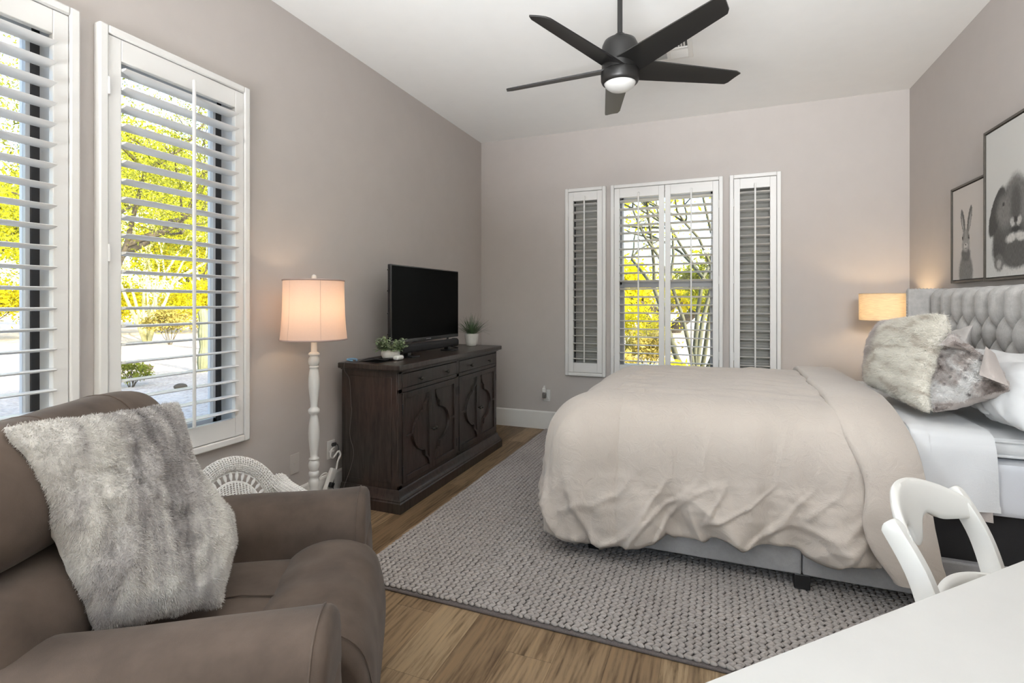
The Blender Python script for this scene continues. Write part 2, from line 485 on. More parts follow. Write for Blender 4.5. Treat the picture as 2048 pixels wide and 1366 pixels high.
def fur_mat(name, kind):
    m, t, b = newmat(name)
    b.inputs['Roughness'].default_value = .8; b.inputs['Specular IOR Level'].default_value = .2; b.inputs['Sheen Weight'].default_value = .3
    if kind == 'stripe':
        f = noisetex(t, objco(t, (7.5, 1.4, 1)), 1.15, 5, .6, .5); g = noisetex(t, objco(t, (60, 14, 1)), 1.0, 3)
        a = nd(t, 'ShaderNodeMath', operation='MULTIPLY_ADD', n1=.22); L(t, g, a.inputs[0]); L(t, f, a.inputs[2])
        col = ramp(t, a.outputs[0], [(.44, (.20, .185, .18)), (.54, (.40, .375, .36)), (.66, (.60, .575, .54)), (.8, (.70, .675, .63))])
    elif kind == 'cream':
        f = noisetex(t, objco(t, (1, 1, 1)), 4.5, 4, .6, .6); g = noisetex(t, objco(t, (3, 9, 1)), 2.2, 4)
        c1 = ramp(t, g, [(.36, (.52, .46, .39)), (.5, (.70, .67, .60)), (.7, (.78, .75, .68))])
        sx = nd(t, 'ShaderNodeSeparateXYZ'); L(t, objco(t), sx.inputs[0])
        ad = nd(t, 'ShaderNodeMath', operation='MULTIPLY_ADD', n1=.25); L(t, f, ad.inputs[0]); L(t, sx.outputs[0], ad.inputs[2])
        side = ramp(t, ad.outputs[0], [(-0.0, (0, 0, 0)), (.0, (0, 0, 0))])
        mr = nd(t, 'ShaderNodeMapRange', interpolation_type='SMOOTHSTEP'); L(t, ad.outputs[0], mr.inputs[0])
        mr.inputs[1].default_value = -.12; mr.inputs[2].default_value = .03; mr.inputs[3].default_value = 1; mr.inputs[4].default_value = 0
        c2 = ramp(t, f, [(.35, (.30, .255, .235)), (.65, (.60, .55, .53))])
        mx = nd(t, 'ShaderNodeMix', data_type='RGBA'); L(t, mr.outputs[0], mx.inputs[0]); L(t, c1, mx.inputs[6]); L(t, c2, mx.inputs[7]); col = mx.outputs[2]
    else:
        f = noisetex(t, objco(t, (1, 1, 1)), 5.5, 4, .6, .8)
        c1 = ramp(t, f, [(.36, (.16, .125, .11)), (.46, (.42, .37, .345)), (.56, (.66, .645, .63))])
        v = nd(t, 'ShaderNodeTexVoronoi'); v.inputs['Scale'].default_value = 26; L(t, objco(t), v.inputs['Vector'])
        sp = ramp(t, v.outputs['Distance'], [(.13, (.42, .40, .40)), (.27, (1, 1, 1))])
        mx = nd(t, 'ShaderNodeMix', data_type='RGBA', blend_type='MULTIPLY'); mx.inputs[0].default_value = 1
        L(t, c1, mx.inputs[6]); L(t, sp, mx.inputs[7]); col = mx.outputs[2]
    L(t, col, b.inputs['Base Color'])
    return m


M['fur_stripe'] = fur_mat('grey_striped_fur', 'stripe')
M['fur_cream'] = fur_mat('cream_fur', 'cream')
M['fur_spot'] = fur_mat('spotted_fur', 'spot')
M['suede_back'] = fabric('mushroom_suede', (.40, .355, .33), .9, 400, .2, .1, .06, .3)


# ------------------------------------------------------------------ setting
XL, XR, YB, YR, ZC = -2.349, 1.459, 5.017, -2.40, 3.022
TW = .16


def wall_with_holes(name, a0, a1, z1, holes, xf, mat):
    cuts = sorted({a0, a1} | {h[0] for h in holes} | {h[1] for h in holes}); mb = MB()
    for p, q in zip(cuts[:-1], cuts[1:]):
        hs = sorted([h for h in holes if h[0] <= p + 1e-6 and h[1] >= q - 1e-6], key=lambda h: h[2]); z = 0
        for h in hs:
            if h[2] > z + 1e-6: mb.box(p, q, -TW, 0, z, h[2])
            z = h[3]
        if z < z1: mb.box(p, q, -TW, 0, z, z1)
    return struct(mb.build(name, mat, xf=xf, smooth=0))


# wall frames: local x along the wall, local y into the room, z up
F_left = frame((XL, 0, 0), (0, 1, 0), (1, 0, 0), (0, 0, 1))
F_back = frame((0, YB, 0), (1, 0, 0), (0, -1, 0), (0, 0, 1))
F_right = frame((XR, 0, 0), (0, 1, 0), (-1, 0, 0), (0, 0, 1))
F_rear = frame((0, YR, 0), (1, 0, 0), (0, 1, 0), (0, 0, 1))
HZ0, HZ1 = .635, 2.375
LW = [(.58, 1.18), (1.365, 1.965)]           # left openings
BWN = [(-1.348, -1.047), (-.893, .015), (.176, .478)]
wall_with_holes('wall_left', YR, YB, ZC, [(a, b, HZ0, HZ1) for a, b in LW + [(-1.15, -.05)]], F_left, M['wall'])
wall_with_holes('wall_back', XL - TW, XR + TW, ZC, [(a, b, HZ0, HZ1) for a, b in BWN], F_back, M['wall'])
wall_with_holes('wall_right', YR, YB, ZC, [], F_right, M['wall'])
wall_with_holes('wall_rear', XL - TW, XR + TW, ZC, [(-1.65, .95, 0, 2.3), (-.3, 1.4, 2.41, 2.91)], F_rear, M['wall'])
struct(MB().box(XL - TW, XR + TW, YR - TW, YB + TW, -.16, 0).build('floor', M['floor'], smooth=0, org=(0, 0, 0)))
struct(MB().box(XL - TW, XR + TW, YR - TW, YB + TW, ZC, ZC + .2).build('ceiling', M['ceiling'], smooth=0, org=(0, 2, ZC)))
par = MB()  # unseen parapet, added to lengthen the house shadow on the gravel
for x0, x1, y0, y1 in ((XL - TW, XL, YR - TW, YB + TW), (XR, XR + TW, YR - TW, YB + TW), (XL, XR, YB, YB + TW), (XL, XR, YR - TW, YR)):
    par.box(x0, x1, y0, y1, ZC + .2, ZC + 1.3)
struct(par.build('shadow_parapet', M['stucco'], smooth=0))


def baseboard(name, a0, a1, xf):
    mb = MB(); prof = [(0, 0), (.016, 0), (.016, .172), (.010, .183), (0, .183)]
    P = np.array([[(a, y, z) for y, z in prof] for a in (a0, a1)])
    mb.grid(P, cv=True); mb.f += [tuple(range(5)), tuple(range(9, 4, -1))]
    return struct(mb.build(name, M['trim'], xf=xf, smooth=0, weld=True))


baseboard('baseboard_left', YR, YB, F_left); baseboard('baseboard_back', XL, XR, F_back); baseboard('baseboard_right', YR, YB, F_right)


def window(n, xf, a0, a1, midrail=None, dark=True):
    mb = MB(); t = .012; z0, z1 = HZ0, HZ1
    # white reveal lining and the sash frame deep in the wall
    mb.box(a0, a0 + t, -TW, .0, z0, z1); mb.box(a1 - t, a1, -TW, .0, z0, z1); mb.box(a0, a1, -TW, .0, z0, z0 + t); mb.box(a0, a1, -TW, .0, z1 - t, z1)
    A0, A1, Z0, Z1 = a0 + t, a1 - t, z0 + t, z1 - t
    w = struct(mb.build('window_%d' % n, M['frame_white'], xf=xf, smooth=0))
    fr = MB(); d0, d1 = -.135, -.085; s = .026
    fr.box(A0 + s, A0 + s + .014, d0, d1 - .01, Z0 + s, Z1 - s); fr.box(A1 - s - .014, A1 - s, d0, d1 - .01, Z0 + s, Z1 - s)
    fr.box(A0 + s, A1 - s, d0, d1 - .01, Z0 + s, Z0 + s + .022); fr.box(A0 + s, A1 - s, d0, d1 - .01, Z1 - s - .022, Z1 - s)
    tk = MB()
    tk.box(A0, A0 + s, d0, d1, Z0, Z1); tk.box(A1 - s, A1, d0, d1, Z0, Z1)
    fr.box(A0 + s, A1 - s, d0, d1, Z0, Z0 + s); fr.box(A0 + s, A1 - s, d0, d1, Z1 - s, Z1)
    if midrail:
        tk.box(A0, A1, d0, d1, midrail - .03, midrail + .03)
        tk.box(A0, A0 + s + .02, d0, d1 + .012, Z0, midrail); tk.box(A1 - s - .02, A1, d0, d1 + .012, Z0, midrail)
    fr.build('sash_frame', M['frame_white'], w, xf=xf, smooth=0)
    tk.build('screen_track', M['frame_dark'] if not midrail else M['frame_grey'], w, xf=xf, smooth=0)
    MB().box(A0 + s, A1 - s, -.116, -.112, Z0 + s, Z1 - s).build('window_pane', M['glass'], w, xf=xf, smooth=0)
    return w


window(7, F_left, -1.15, -.05); window(1, F_left, *LW[0]); window(2, F_left, *LW[1])  # first of these is unseen, invented for the added side fill
window(3, F_back, *BWN[0]); window(4, F_back, *BWN[1], midrail=1.475); window(5, F_back, *BWN[2])
# invented glazed door and clerestory behind the camera, added for fill light
dm = MB(); 
for a0, a1 in ((-1.65, -.36), (-.34, .95)):
    dm.box(a0, a0 + .07, -.1, -.05, 0, 2.3); dm.box(a1 - .07, a1, -.1, -.05, 0, 2.3); dm.box(a0, a1, -.1, -.05, 0, .09); dm.box(a0, a1, -.1, -.05, 2.22, 2.3)
dr = struct(dm.build('added_door_1', M['frame_white'], xf=F_rear, smooth=0))
MB().box(-1.58, .88, -.08, -.075, .09, 2.22).build('added_door_pane', M['glass'], dr, xf=F_rear, smooth=0)
cm = MB().box(-.3, 1.4, -.1, -.05, 2.41, 2.45).box(-.3, 1.4, -.1, -.05, 2.87, 2.91).box(-.3, -.26, -.1, -.05, 2.45, 2.87).box(1.36, 1.4, -.1, -.05, 2.45, 2.87)
cw = struct(cm.build('window_6', M['frame_white'], xf=F_rear, smooth=0))
MB().box(-.26, 1.36, -.08, -.075, 2.45, 2.87).build('window_pane', M['glass'], cw, xf=F_rear, smooth=0)


# ------------------------------------------------------------------ plantation shutters
def shutter(label, xf, a0, a1, panels, tilt, rodside=0.0, pitch=.0762):
    """panels: list of (a0, a1) of each hinged panel; frame stands out from the wall"""
    Z0, Z1 = .568, 2.44
    base = xf @ Vector(((a0 + a1) / 2, 0, Z0))
    t = thing('window_shutter', label, 'shutter', base)
    fw, D = .034, .042
    mb = MB(); mb.box(a0, a0 + fw, 0, D, Z0, Z1); mb.box(a1 - fw, a1, 0, D, Z0, Z1); mb.box(a0 + fw, a1 - fw, 0, D, Z0, Z0 + fw); mb.box(a0 + fw, a1 - fw, 0, D, Z1 - fw, Z1)
    mb.build('frame', M['shutter'], t, xf=xf, bevel=.006)
    for (p0, p1) in panels:
        st = .052; y0, y1 = .006, .034
        zb, zt = Z0 + fw + .003, Z1 - fw - .003
        ob, ot = .700, 2.312
        pb = MB()
        pb.box(p0 + .002, p0 + st, y0, y1, zb, zt); pb.box(p1 - st, p1 - .002, y0, y1, zb, zt)
        pb.box(p0 + st, p1 - st, y0, y1, zb, ob); pb.box(p0 + st, p1 - st, y0, y1, ot, zt)
        pn = pb.build('panel', M['shutter'], t, xf=xf, bevel=.003)
        n = int(round((ot - ob) / pitch)); lv = MB()
        ps = (ot - ob) / n
        for k in range(n):
            zc = ob + ps * (k + .5); ring = []
            for q in range(12):
                an = 2 * pi * q / 12; yy = .0445 * math.cos(an); zz = .0064 * math.sin(an)
                ring.append((.020 + yy * math.cos(tilt) - zz * math.sin(tilt), zc + yy * math.sin(tilt) + zz * math.cos(tilt)))
            P = np.array([[(a, y, z) for y, z in ring] for a in (p0 + st + .001, p1 - st - .001)])
            s0 = lv.n; lv.grid(P, cv=True); lv.f += [tuple(s0 + i for i in range(12)), tuple(s0 + 23 - i for i in range(12))]
        lv.build('louvers', M['shutter'], pn, xf=xf, smooth=50)
        ar = (p0 + p1) / 2 + rodside
        rb = MB().box(ar - .007, ar + .007, .066, .079, ob + .01, ot + .035)
        rb.build('tilt_rod', M['shutter'], pn, xf=xf, bevel=.004)
        for zz in (Z0 + .25, (Z0 + Z1) / 2, Z1 - .25):
            ah = a0 + fw if p0 - a0 < .08 else a1 - fw
            MB().tube([(ah, D + .001, zz - .035), (ah, D + .001, zz + .035)], .005, 8).build('hinge', M['shutter'], pn, xf=xf)
    return t


TL = math.radians(4.5); TB = math.radians(5.5)
shutter('white plantation shutter directly behind the recliner back', F_left, .523, 1.238, [(.557, 1.204)], TL, .03)
shutter('white plantation shutter on the window wall beside the floor lamp', F_left, 1.305, 2.025, [(1.339, 1.991)], TL, .02)
shutter('narrow white shutter on the back wall on the television side', F_back, -1.403, -.992, [(-1.369, -1.026)], TB)
shutter('wide two-panel white shutter in the middle of the back wall', F_back, -.945, .067, [(-.911, -.440), (-.438, .033)], TB)
shutter('narrow white shutter on the back wall on the bedside lamp side', F_back, .121, .533, [(.155, .499)], TB)

for k, (a0, a1) in enumerate((BWN[0], BWN[2])):
    mb = MB(); x0, x1 = a0 + .016 + (.012 if k == 0 else 0), a1 - .016
    n = 64; z0, z1 = HZ0 + .016, HZ1 - .016; ring = []
    for i in range(2 * n + 1):
        z = z0 + (z1 - z0) * i / (2 * n); ring.append((-.078 + (.009 if i % 2 else 0), z))
    P = np.array([[(a, y, z) for y, z in ring] for a in (x0, x1)]); mb.grid(P)
    P2 = P.copy(); P2[..., 1] -= .012; mb.grid(P2, flip=True)
    o = mb.build('cellular_shade', M['shade_grey'], xf=F_back, smooth=0)
    tag(o, ('grey pleated shade drawn down behind the narrow shutter on the television side', 'grey pleated shade drawn down behind the narrow shutter on the bedside lamp side')[k], 'window shade')

# ------------------------------------------------------------------ rug (10 x 8 ft wool braid)
RX0, RX1, RY0, RY1 = -1.592, .85, 1.945, 4.95
rug = thing('rug', 'large chunky braided greige wool rug under the bed on the oak floor', 'rug', ((RX0 + RX1) / 2, (RY0 + RY1) / 2, 0))
MB().box(RX0 - .004, RX1 + .004, RY0 - .008, RY1, .0005, .012).build('backing', M['rug_edge'], rug, bevel=.004)


def braid_mesh():
    PX, PY = .0282, .0335            # stitch pitch along a row, row pitch
    nx = int((RX1 - RX0) / PX); ny = int((RY1 - RY0) / PY)
    rng = np.random.default_rng(3)
    # one lobe: a low ellipsoid, 6 around x 5 along
    ring = []
    for i in range(5):
        th = pi * i / 4
        for k in range(6):
            ph = 2 * pi * k / 6
            ring.append((math.cos(th), math.sin(th) * math.cos(ph), math.sin(th) * math.sin(ph)))
    lob = np.array(ring)
    fc = [(i * 6 + k, i * 6 + (k + 1) % 6, (i + 1) * 6 + (k + 1) % 6, (i + 1) * 6 + k) for i in range(4) for k in range(6)]
    cx, cy, an = [], [], []
    for j in range(ny + 1):
        for i in range(nx + 1):
            for sgn in (-1, 1):
                cx.append(RX0 + PX * (i + .25) + (sgn + 1) * .0); cy.append(RY0 + .004 + PY * (j + .28 + (.42 if sgn > 0 else 0.0))); an.append(sgn * .62)
    cx = np.array(cx) + rng.normal(0, .0014, len(cx)); cy = np.array(cy) + rng.normal(0, .0012, len(cy)); an = np.array(an) + rng.normal(0, .08, len(an))
    cy += .004 * np.sin(cx * 3.1 + cy * 2) 
    keep = ~((cx > -.55) & (cy > 2.85)) & (cx < RX1 + .002) & (cy < RY1 - .004) & ~((cx > .75) & (cy < 2.3) & (cx > .8))
    keep &= ~((cx > .1) & (cy > 2.75))
    cx, cy, an = cx[keep], cy[keep], an[keep]
    sx = rng.normal(.0205, .0010, len(cx)); sy = rng.normal(.0100, .0006, len(cx)); sz = rng.normal(.0088, .0006, len(cx))
    ca, sa = np.cos(an), np.sin(an)
    lx = lob[None, :, 0] * sx[:, None]; ly = lob[None, :, 1] * sy[:, None]; lz = lob[None, :, 2] * sz[:, None]
    tw = lob[None, :, 0] * .0035
    X = cx[:, None] + lx * ca[:, None] - ly * sa[:, None]; Y = cy[:, None] + lx * sa[:, None] + ly * ca[:, None]; Z = .0165 + lz + tw
    V = np.stack([X, Y, Z], -1).reshape(-1, 3)
    F = (np.array(fc)[None] + (np.arange(len(cx)) * 30)[:, None, None]).reshape(-1, 4)
    return V, F


def np_mesh(name, V, F, mat, parent, xf=None, smooth=True):
    V = np.asarray(V, dtype=np.float64)
    if xf is not None:
        m = np.array(xf); V = V @ m[:3, :3].T + m[:3, 3]
    inv = np.array(WM[parent.name].inverted()); V = V @ inv[:3, :3].T + inv[:3, 3]
    me = bpy.data.meshes.new(name); k = F.shape[1]
    me.vertices.add(len(V)); me.vertices.foreach_set('co', V.astype(np.float32).ravel())
    me.loops.add(F.size); me.loops.foreach_set('vertex_index', F.astype(np.int32).ravel())
    me.polygons.add(len(F)); me.polygons.foreach_set('loop_start', np.arange(0, F.size, k, dtype=np.int32))
    me.update(calc_edges=True); me.validate()
    if smooth: me.shade_smooth()
    me.materials.append(mat)
    o = bpy.data.objects.new(name, me); COL.objects.link(o); o.parent = parent; WM[o.name] = WM[parent.name].copy()
    return o


V_, F_ = braid_mesh()
o = np_mesh('wool_braid', V_, F_, M['rug'], rug); o['kind'] = 'stuff'


def fur_strands(P, N, n, length, width, lean, seed, spread=.5, curl=.3):
    """short tapered hairs on the surface grid P (nu,nv,3) with normals N"""
    rng = np.random.default_rng(seed)
    nu, nv = P.shape[:2]
    a = rng.integers(0, nu - 1, n * 3); b = rng.integers(0, nv - 1, n * 3)
    e1 = P[a + 1, b] - P[a, b]; e2 = P[a, b + 1] - P[a, b]
    ar = np.linalg.norm(np.cross(e1, e2), axis=-1); pick = rng.random(n * 3) < ar / ar.max() * 1.0
    a, b = a[pick][:n], b[pick][:n]; m = len(a)
    u, v = rng.random(m)[:, None], rng.random(m)[:, None]
    p = P[a, b] * (1 - u) * (1 - v) + P[a + 1, b] * u * (1 - v) + P[a, b + 1] * (1 - u) * v + P[a + 1, b + 1] * u * v
    nn = N[a, b]
    lean = np.array(lean, float)
    d = nn * (.55 + .5 * rng.random(m)[:, None]) + lean[None] + rng.normal(0, spread, (m, 3))
    d /= np.linalg.norm(d, axis=-1, keepdims=True)
    ln = length * (.6 + .7 * rng.random(m))[:, None]
    side = np.cross(d, rng.normal(0, 1, (m, 3))); side /= np.linalg.norm(side, axis=-1, keepdims=True); side *= width
    mid = p + d * ln * .55 + rng.normal(0, curl * length * .12, (m, 3)); tip = p + d * ln + rng.normal(0, curl * length * .35, (m, 3)) - nn * ln * .12
    V = np.stack([p - side - nn * .002, p + side - nn * .002, mid + side * .75, mid - side * .75, tip + side * .18, tip - side * .18], 1).reshape(-1, 3)
    base = np.arange(m)[:, None] * 6
    F = np.concatenate([base + np.array([0, 1, 2, 3]), base + np.array([3, 2, 4, 5])])
    return V, F


def normals(P, out):
    du = np.gradient(P, axis=0); dv = np.gradient(P, axis=1); n = np.cross(du, dv); l = np.linalg.norm(n, axis=-1, keepdims=True); l[l < 1e-9] = 1
    return n / l * out


def pillow(name, label, TL_, TR_, BR_, BL_, thick, mat, cat='pillow', group=None, n=36, bow=.06, pinch=.10, power=.55, wr=.010, wscale=5, seed=0,
           fur=None, back=None, dents=(), parts=None, drop=None, edge=0.0):
    """pillow spanned by its four corners; local x across, y up, z out of the front face"""
    TLv, TRv, BRv, BLv = (Vector(p) for p in (TL_, TR_, BR_, BL_))
    c = (TLv + TRv + BRv + BLv) / 4
    x = ((TRv - TLv) + (BRv - BLv)).normalized(); y = ((TLv - BLv) + (TRv - BRv)); y = (y - x * y.dot(x)).normalized(); z = x.cross(y)
    m = frame(c, x, y, z); inv = m.inverted()
    q = [inv @ p for p in (TLv, TRv, BRv, BLv)]
    plain = back is None and not fur
    root = None if plain else thing(name, label, cat, (0, 0, 0), 0, group)
    if root: root.matrix_world = m; root.location = c; root.rotation_euler = m.to_euler(); WM[root.name] = m.copy()
    t = np.linspace(-1, 1, n); t = np.sin(t * pi / 2)
    U, Vv = np.meshgrid(t, t, indexing='ij')

    def surf(sg, lift=0.0):
        P = np.zeros((n, n, 3))
        for i in range(n):
            for j in range(n):
                u, v = U[i, j], Vv[i, j]
                a, b = (u + 1) / 2, (v + 1) / 2
                p = q[3] * (1 - a) * (1 - b) + q[2] * a * (1 - b) + q[0] * (1 - a) * b + q[1] * a * b
                # sides bow slightly inward between the corners
                k = Vector((-u * (1 - v * v), -v * (1 - u * u), 0)) * bow * .5 * (q[1] - q[0]).length
                h = ((1 - u ** 4) ** power) * ((1 - v ** 4) ** power)
                h = max(0, (1 - abs(u) ** 2.6)) ** power * max(0, (1 - abs(v) ** 2.6)) ** power
                w = nz(u * 1.3 + seed, v * 1.3, sg * 3 + seed, wscale * .4) + .5 * nz(u + seed, v * 1.7, 7.0 + sg, wscale)
                cr = 1 - abs(nz(u * .8 + v * .5 + seed, v * .6 - u * .3, 3.3, wscale * .55)); cr = max(0, cr - .8) * 5
                zz = sg * (thick * h + lift) + wr * (w - .55 * cr) * (.25 + h) * (1 if sg > 0 else -1)
                for (du, dv, rad, dep) in dents:
                    if sg > 0: zz -= dep * math.exp(-((u - du) ** 2 + (v - dv) ** 2) / rad ** 2)
                e = Vector((p.x + k.x, p.y + k.y, p.z + zz))
                if edge: e += Vector((nz(u * 2, v * 2, seed + 5.0, 2.2), nz(u * 2, v * 2, seed + 9.0, 2.2), 0)) * edge
                if drop: e = drop(u, v, sg, e)
                P[i, j] = e
        return P
    Fp, Bp = surf(1), surf(-1)
    mid = (Fp[0] + Bp[0]) / 2; Fp[0] = Bp[0] = mid
    for idx in ((slice(None), 0), (slice(None), -1), (0, slice(None)), (-1, slice(None))):
        md = (Fp[idx] + Bp[idx]) / 2; Fp[idx] = md; Bp[idx] = md
    mb = MB(); mb.grid(Fp, flip=False)
    if back is None: mb.grid(Bp, flip=True)
    if plain: return tag(mb.build(name, mat, None, xf=m, smooth=180, weld=True), label, cat, group)
    body = mb.build('cushion_cover', mat, root, xf=m, smooth=180, weld=back is None)
    if back is not None:
        bb = MB().grid(Bp, flip=True); bo = bb.build('suede_back', back, root, xf=m, smooth=180); bo['label'] = 'plain mushroom suede back'
    if fur:
        Nf = normals(Fp, 1.0); sgn = 1 if Nf[n // 2, n // 2, 2] > 0 else -1
        V1, F1 = fur_strands(Fp, Nf * sgn, fur['n'], fur['len'], fur['w'], fur['lean'], seed + 1, fur.get('spread', .45), fur.get('curl', .4))
        if fur.get('back'):
            Nb = normals(Bp, 1.0); sb = -1 if Nb[n // 2, n // 2, 2] > 0 else 1
            V2, F2 = fur_strands(Bp, Nb * sb, fur['n'] // 3, fur['len'], fur['w'], fur['lean'], seed + 2, fur.get('spread', .45), fur.get('curl', .4))
            F1 = np.concatenate([F1, F2 + len(V1)]); V1 = np.concatenate([V1, V2])
        fo = np_mesh('fur_pile', V1, F1, mat, root, xf=m, smooth=False); fo['kind'] = 'stuff'
    return root


# ------------------------------------------------------------------ recliner armchair
RA = thing('recliner_armchair', 'brown microfibre recliner armchair holding the striped fur cushion', 'armchair', (-.965, 1.2, 0), math.atan2(.53, .848))
RX = WM[RA.name]


def puff_extrude(mb, prof, hw, power=5, shrink=.35, n=28, m=None, wave=0.0, seed=0):
    prof = np.array(prof, float); c = prof.mean(0); P = []
    for w in np.linspace(-1, 1, n):
        w = math.sin(w * pi / 2); s = 1 - shrink * (1 - (1 - abs(w) ** power) ** (1 / 2.2))
        row = []
        for (x, z) in prof:
            d = np.array((x, z)) - c; p = c + d * s
            if wave:
                k = wave * nz(w * 1.5 + seed, x * 3, z * 3, 2.0); p = p + d * k
            row.append((p[0], w * hw, p[1]))
        P.append(row)
    P = np.array(P)
    if m is not None:
        Mm = np.array(m); P = P @ Mm[:3, :3].T + Mm[:3, 3]
    s0 = mb.n; mb.grid(P, cv=True); k = len(prof)
    mb.f += [tuple(s0 + i for i in range(k))[::-1], tuple(s0 + (n - 1) * k + i for i in range(k))]
    return mb


def spline(pts, n, closed=True):
    """Catmull-Rom through 2-D/3-D points"""
    pts = [np.array(p, float) for p in pts]; m = len(pts); out = []
    segs = m if closed else m - 1
    for i in range(segs):
        g = lambda k: pts[k % m] if closed else pts[min(max(k, 0), m - 1)]
        p0, p1, p2, p3 = g(i - 1), g(i), g(i + 1), g(i + 2)
        for j in range(n):
            t = j / n
            out.append(.5 * ((2 * p1) + (-p0 + p2) * t + (2 * p0 - 5 * p1 + 4 * p2 - p3) * t * t + (-p0 + 3 * p1 - 3 * p2 + p3) * t ** 3))
    if not closed: out.append(pts[-1])
    return out


mb = MB().rbox((-.42, 0, .17), (.78, .76, .24), .05, 5)
mb.build('base', M['suede'], RA, xf=RX)
mb = MB().rbox((-.42, 0, .40), (.52, .55, .13), .055, 8, .02)
seat = mb.build('seat', M['suede'], RA, xf=RX, smooth=180)
st = MB(); st.tube([(-.66, -.02 + .02 * math.sin(k), .4675 + .0 * k) for k in range(2)] + [(-.3, .0, .489), (-.2, .0, .478)], .0025, 6)
st.build('seam', M['suede'], seat, xf=RX)
fp = spline([(-.245, .33), (-.245, .44), (-.20, .490), (-.11, .515), (-.02, .506), (.043, .460), (.070, .38), (.076, .28), (.068, .19), (.048, .11), (-.01, .055), (-.10, .06), (-.18, .16)], 4)
mb = MB(); puff_extrude(mb, fp, .285, 7, .16, 40, None, .035, 2)
foot = mb.build('footrest', M['suede'], RA, xf=RX, smooth=180, weld=True)
for w in (-.245,):
    MB().tube([(x, w, z) for x, z in fp[8:40]], .0015, 6).build('seam', M['suede'], foot, xf=RX)
ap = spline([(-.10, .04), (-.112, .25), (-.125, .47), (-.122, .55), (-.085, .607), (-.02, .626), (.05, .618), (.10, .58), (.122, .51), (.115, .40), (.105, .22), (.10, .04)], 3)
for sy in (1, -1):
    mb = MB(); P = []
    N_ = 34
    c = np.array((0, .33))
    for i in range(N_):
        w = i / (N_ - 1); X = -.90 + .905 * (1 - (1 - w) ** 1.6)
        e = max(0, (w - .86) / .14); s = 1 - .20 * (1 - math.sqrt(max(0, 1 - e ** 3)))
        row = []
        for (y, z) in ap:
            d = np.array((y, z)) - c; p = c + d * s
            k = .02 * nz(X * 3, y * 4 + sy * 5, z * 4, 1.2)
            row.append((X, sy * (.375 + p[0] * (1 if sy > 0 else 1) * sy * (1 + k)), p[1] * (1 + k * .5) + .012 * (X + .45)))
        P.append(row)
    s0 = mb.n; mb.grid(np.array(P), cv=True, flip=True); k_ = len(ap)
    mb.f += [tuple(s0 + i for i in range(k_)), tuple(s0 + (N_ - 1) * k_ + i for i in range(k_))[::-1]]
    arm = mb.build('arm', M['suede'], RA, xf=RX, smooth=180, weld=True)
    s2 = MB()
    R = P[int(N_ * .86)]
    s2.tube([(p[0] + .0, p[1], p[2] + .001) for p in R[3:-3]], .0024, 6)
    s2.build('seam', M['suede'], arm, xf=RX)
    fpn = MB().rbox((-.035, sy * .382, .275), (.085, .205, .47), .04, 6, .010)
    fpn.build('arm_front_panel', M['suede'], arm, xf=RX, smooth=180)
bk = MB().rbox((-.90, 0, .54), (.10, .78, .82), .05, 6); bk.build('back_shell', M['suede'], RA, xf=RX, smooth=180)
lp = spline([(-.575, .44), (-.548, .52), (-.553, .62), (-.595, .70), (-.66, .725), (-.76, .715), (-.80, .6), (-.78, .48), (-.70, .42)], 4)
mb = MB(); puff_extrude(mb, lp, .43, 9, .30, 40, None, .04, 3)
mb.build('lumbar_cushion', M['suede'], RA, xf=RX, smooth=180, weld=True)
hp_ = spline([(-.66, .735), (-.612, .80), (-.622, .89), (-.665, .975), (-.725, 1.02), (-.80, 1.015), (-.865, .965), (-.89, .87), (-.865, .76), (-.76, .715)], 4)
mb = MB(); puff_extrude(mb, hp_, .405, 5, .34, 34, None, .03, 8)
hc = mb.build('head_cushion', M['suede'], RA, xf=RX, smooth=180, weld=True)
hcn = np.array(hp_).mean(0)
for w_ in (.19, -.10):
    sm = MB(); sm.tube([(hcn[0] + (x - hcn[0]) * 1.0, w_, hcn[1] + (z - hcn[1]) * 1.0) for x, z in hp_[4:28]], .0026, 6)
    sm.build('seam', M['suede'], hc, xf=RX)


def cushion_bulge(u, v, sg, e):
    k = math.exp(-((u - 1) ** 2 / .5 + (v + .35) ** 2 / .22)); q = math.exp(-((u + 1) ** 2 / .4 + (v + .1) ** 2 / .5))
    return Vector((e.x + .085 * k - .0 * q, e.y, e.z))


pillow('fur_cushion', 'large grey and white striped faux fur cushion leaning in the brown recliner', (-1.43, .622, 1.030), (-1.50, 1.055, 1.000), (-1.195, .945, .512), (-1.285, .720, .560), .085, M['fur_stripe'],
       'cushion', n=56, bow=.03, wr=.016, wscale=4.2, seed=4, power=.42, edge=.005, drop=cushion_bulge,
       fur=dict(n=60000, len=.0085, w=.0006, lean=(.1, -.55, 0), spread=.30, curl=.3, back=False))

# ------------------------------------------------------------------ child's wicker chair
WC = thing('wicker_chair', 'small white wicker chair with rolled arms between the recliner and the wall', 'chair', (-1.975, 1.70, 0), math.radians(-24))
WX = WM[WC.name] @ Matrix.Diagonal((1, 1, .925, 1))      # local: +x is forward, y to its left, z up


def weave(mb, S, nu, nv, r, amp, rr=None, skip=1, gap=None, samp=2):
    """strands woven on surface S(u,v): nv strands running along u, nu ribs along v"""
    def nrm(u, v):
        e = .01; a = np.array(S(min(u + e, 1), v)) - np.array(S(max(u - e, 0), v)); b = np.array(S(u, min(v + e, 1))) - np.array(S(u, max(v - e, 0)))
        n = np.cross(a, b); return n / (np.linalg.norm(n) + 1e-9)
    for j in range(nv):
        v = (j + .5) / nv; pts = []
        for i in range(nu * samp + 1):
            u = i / (nu * samp); p = np.array(S(u, v)) + nrm(u, v) * amp * math.cos(pi * (i / samp + j))
            pts.append(p)
        mb.tube(pts, r, 5)
    for i in range(nu):
        u = (i + .5) / nu
        mb.tube([S(u, v) for v in np.linspace(0, 1, 10)], rr or r * 1.2, 5)
    return mb


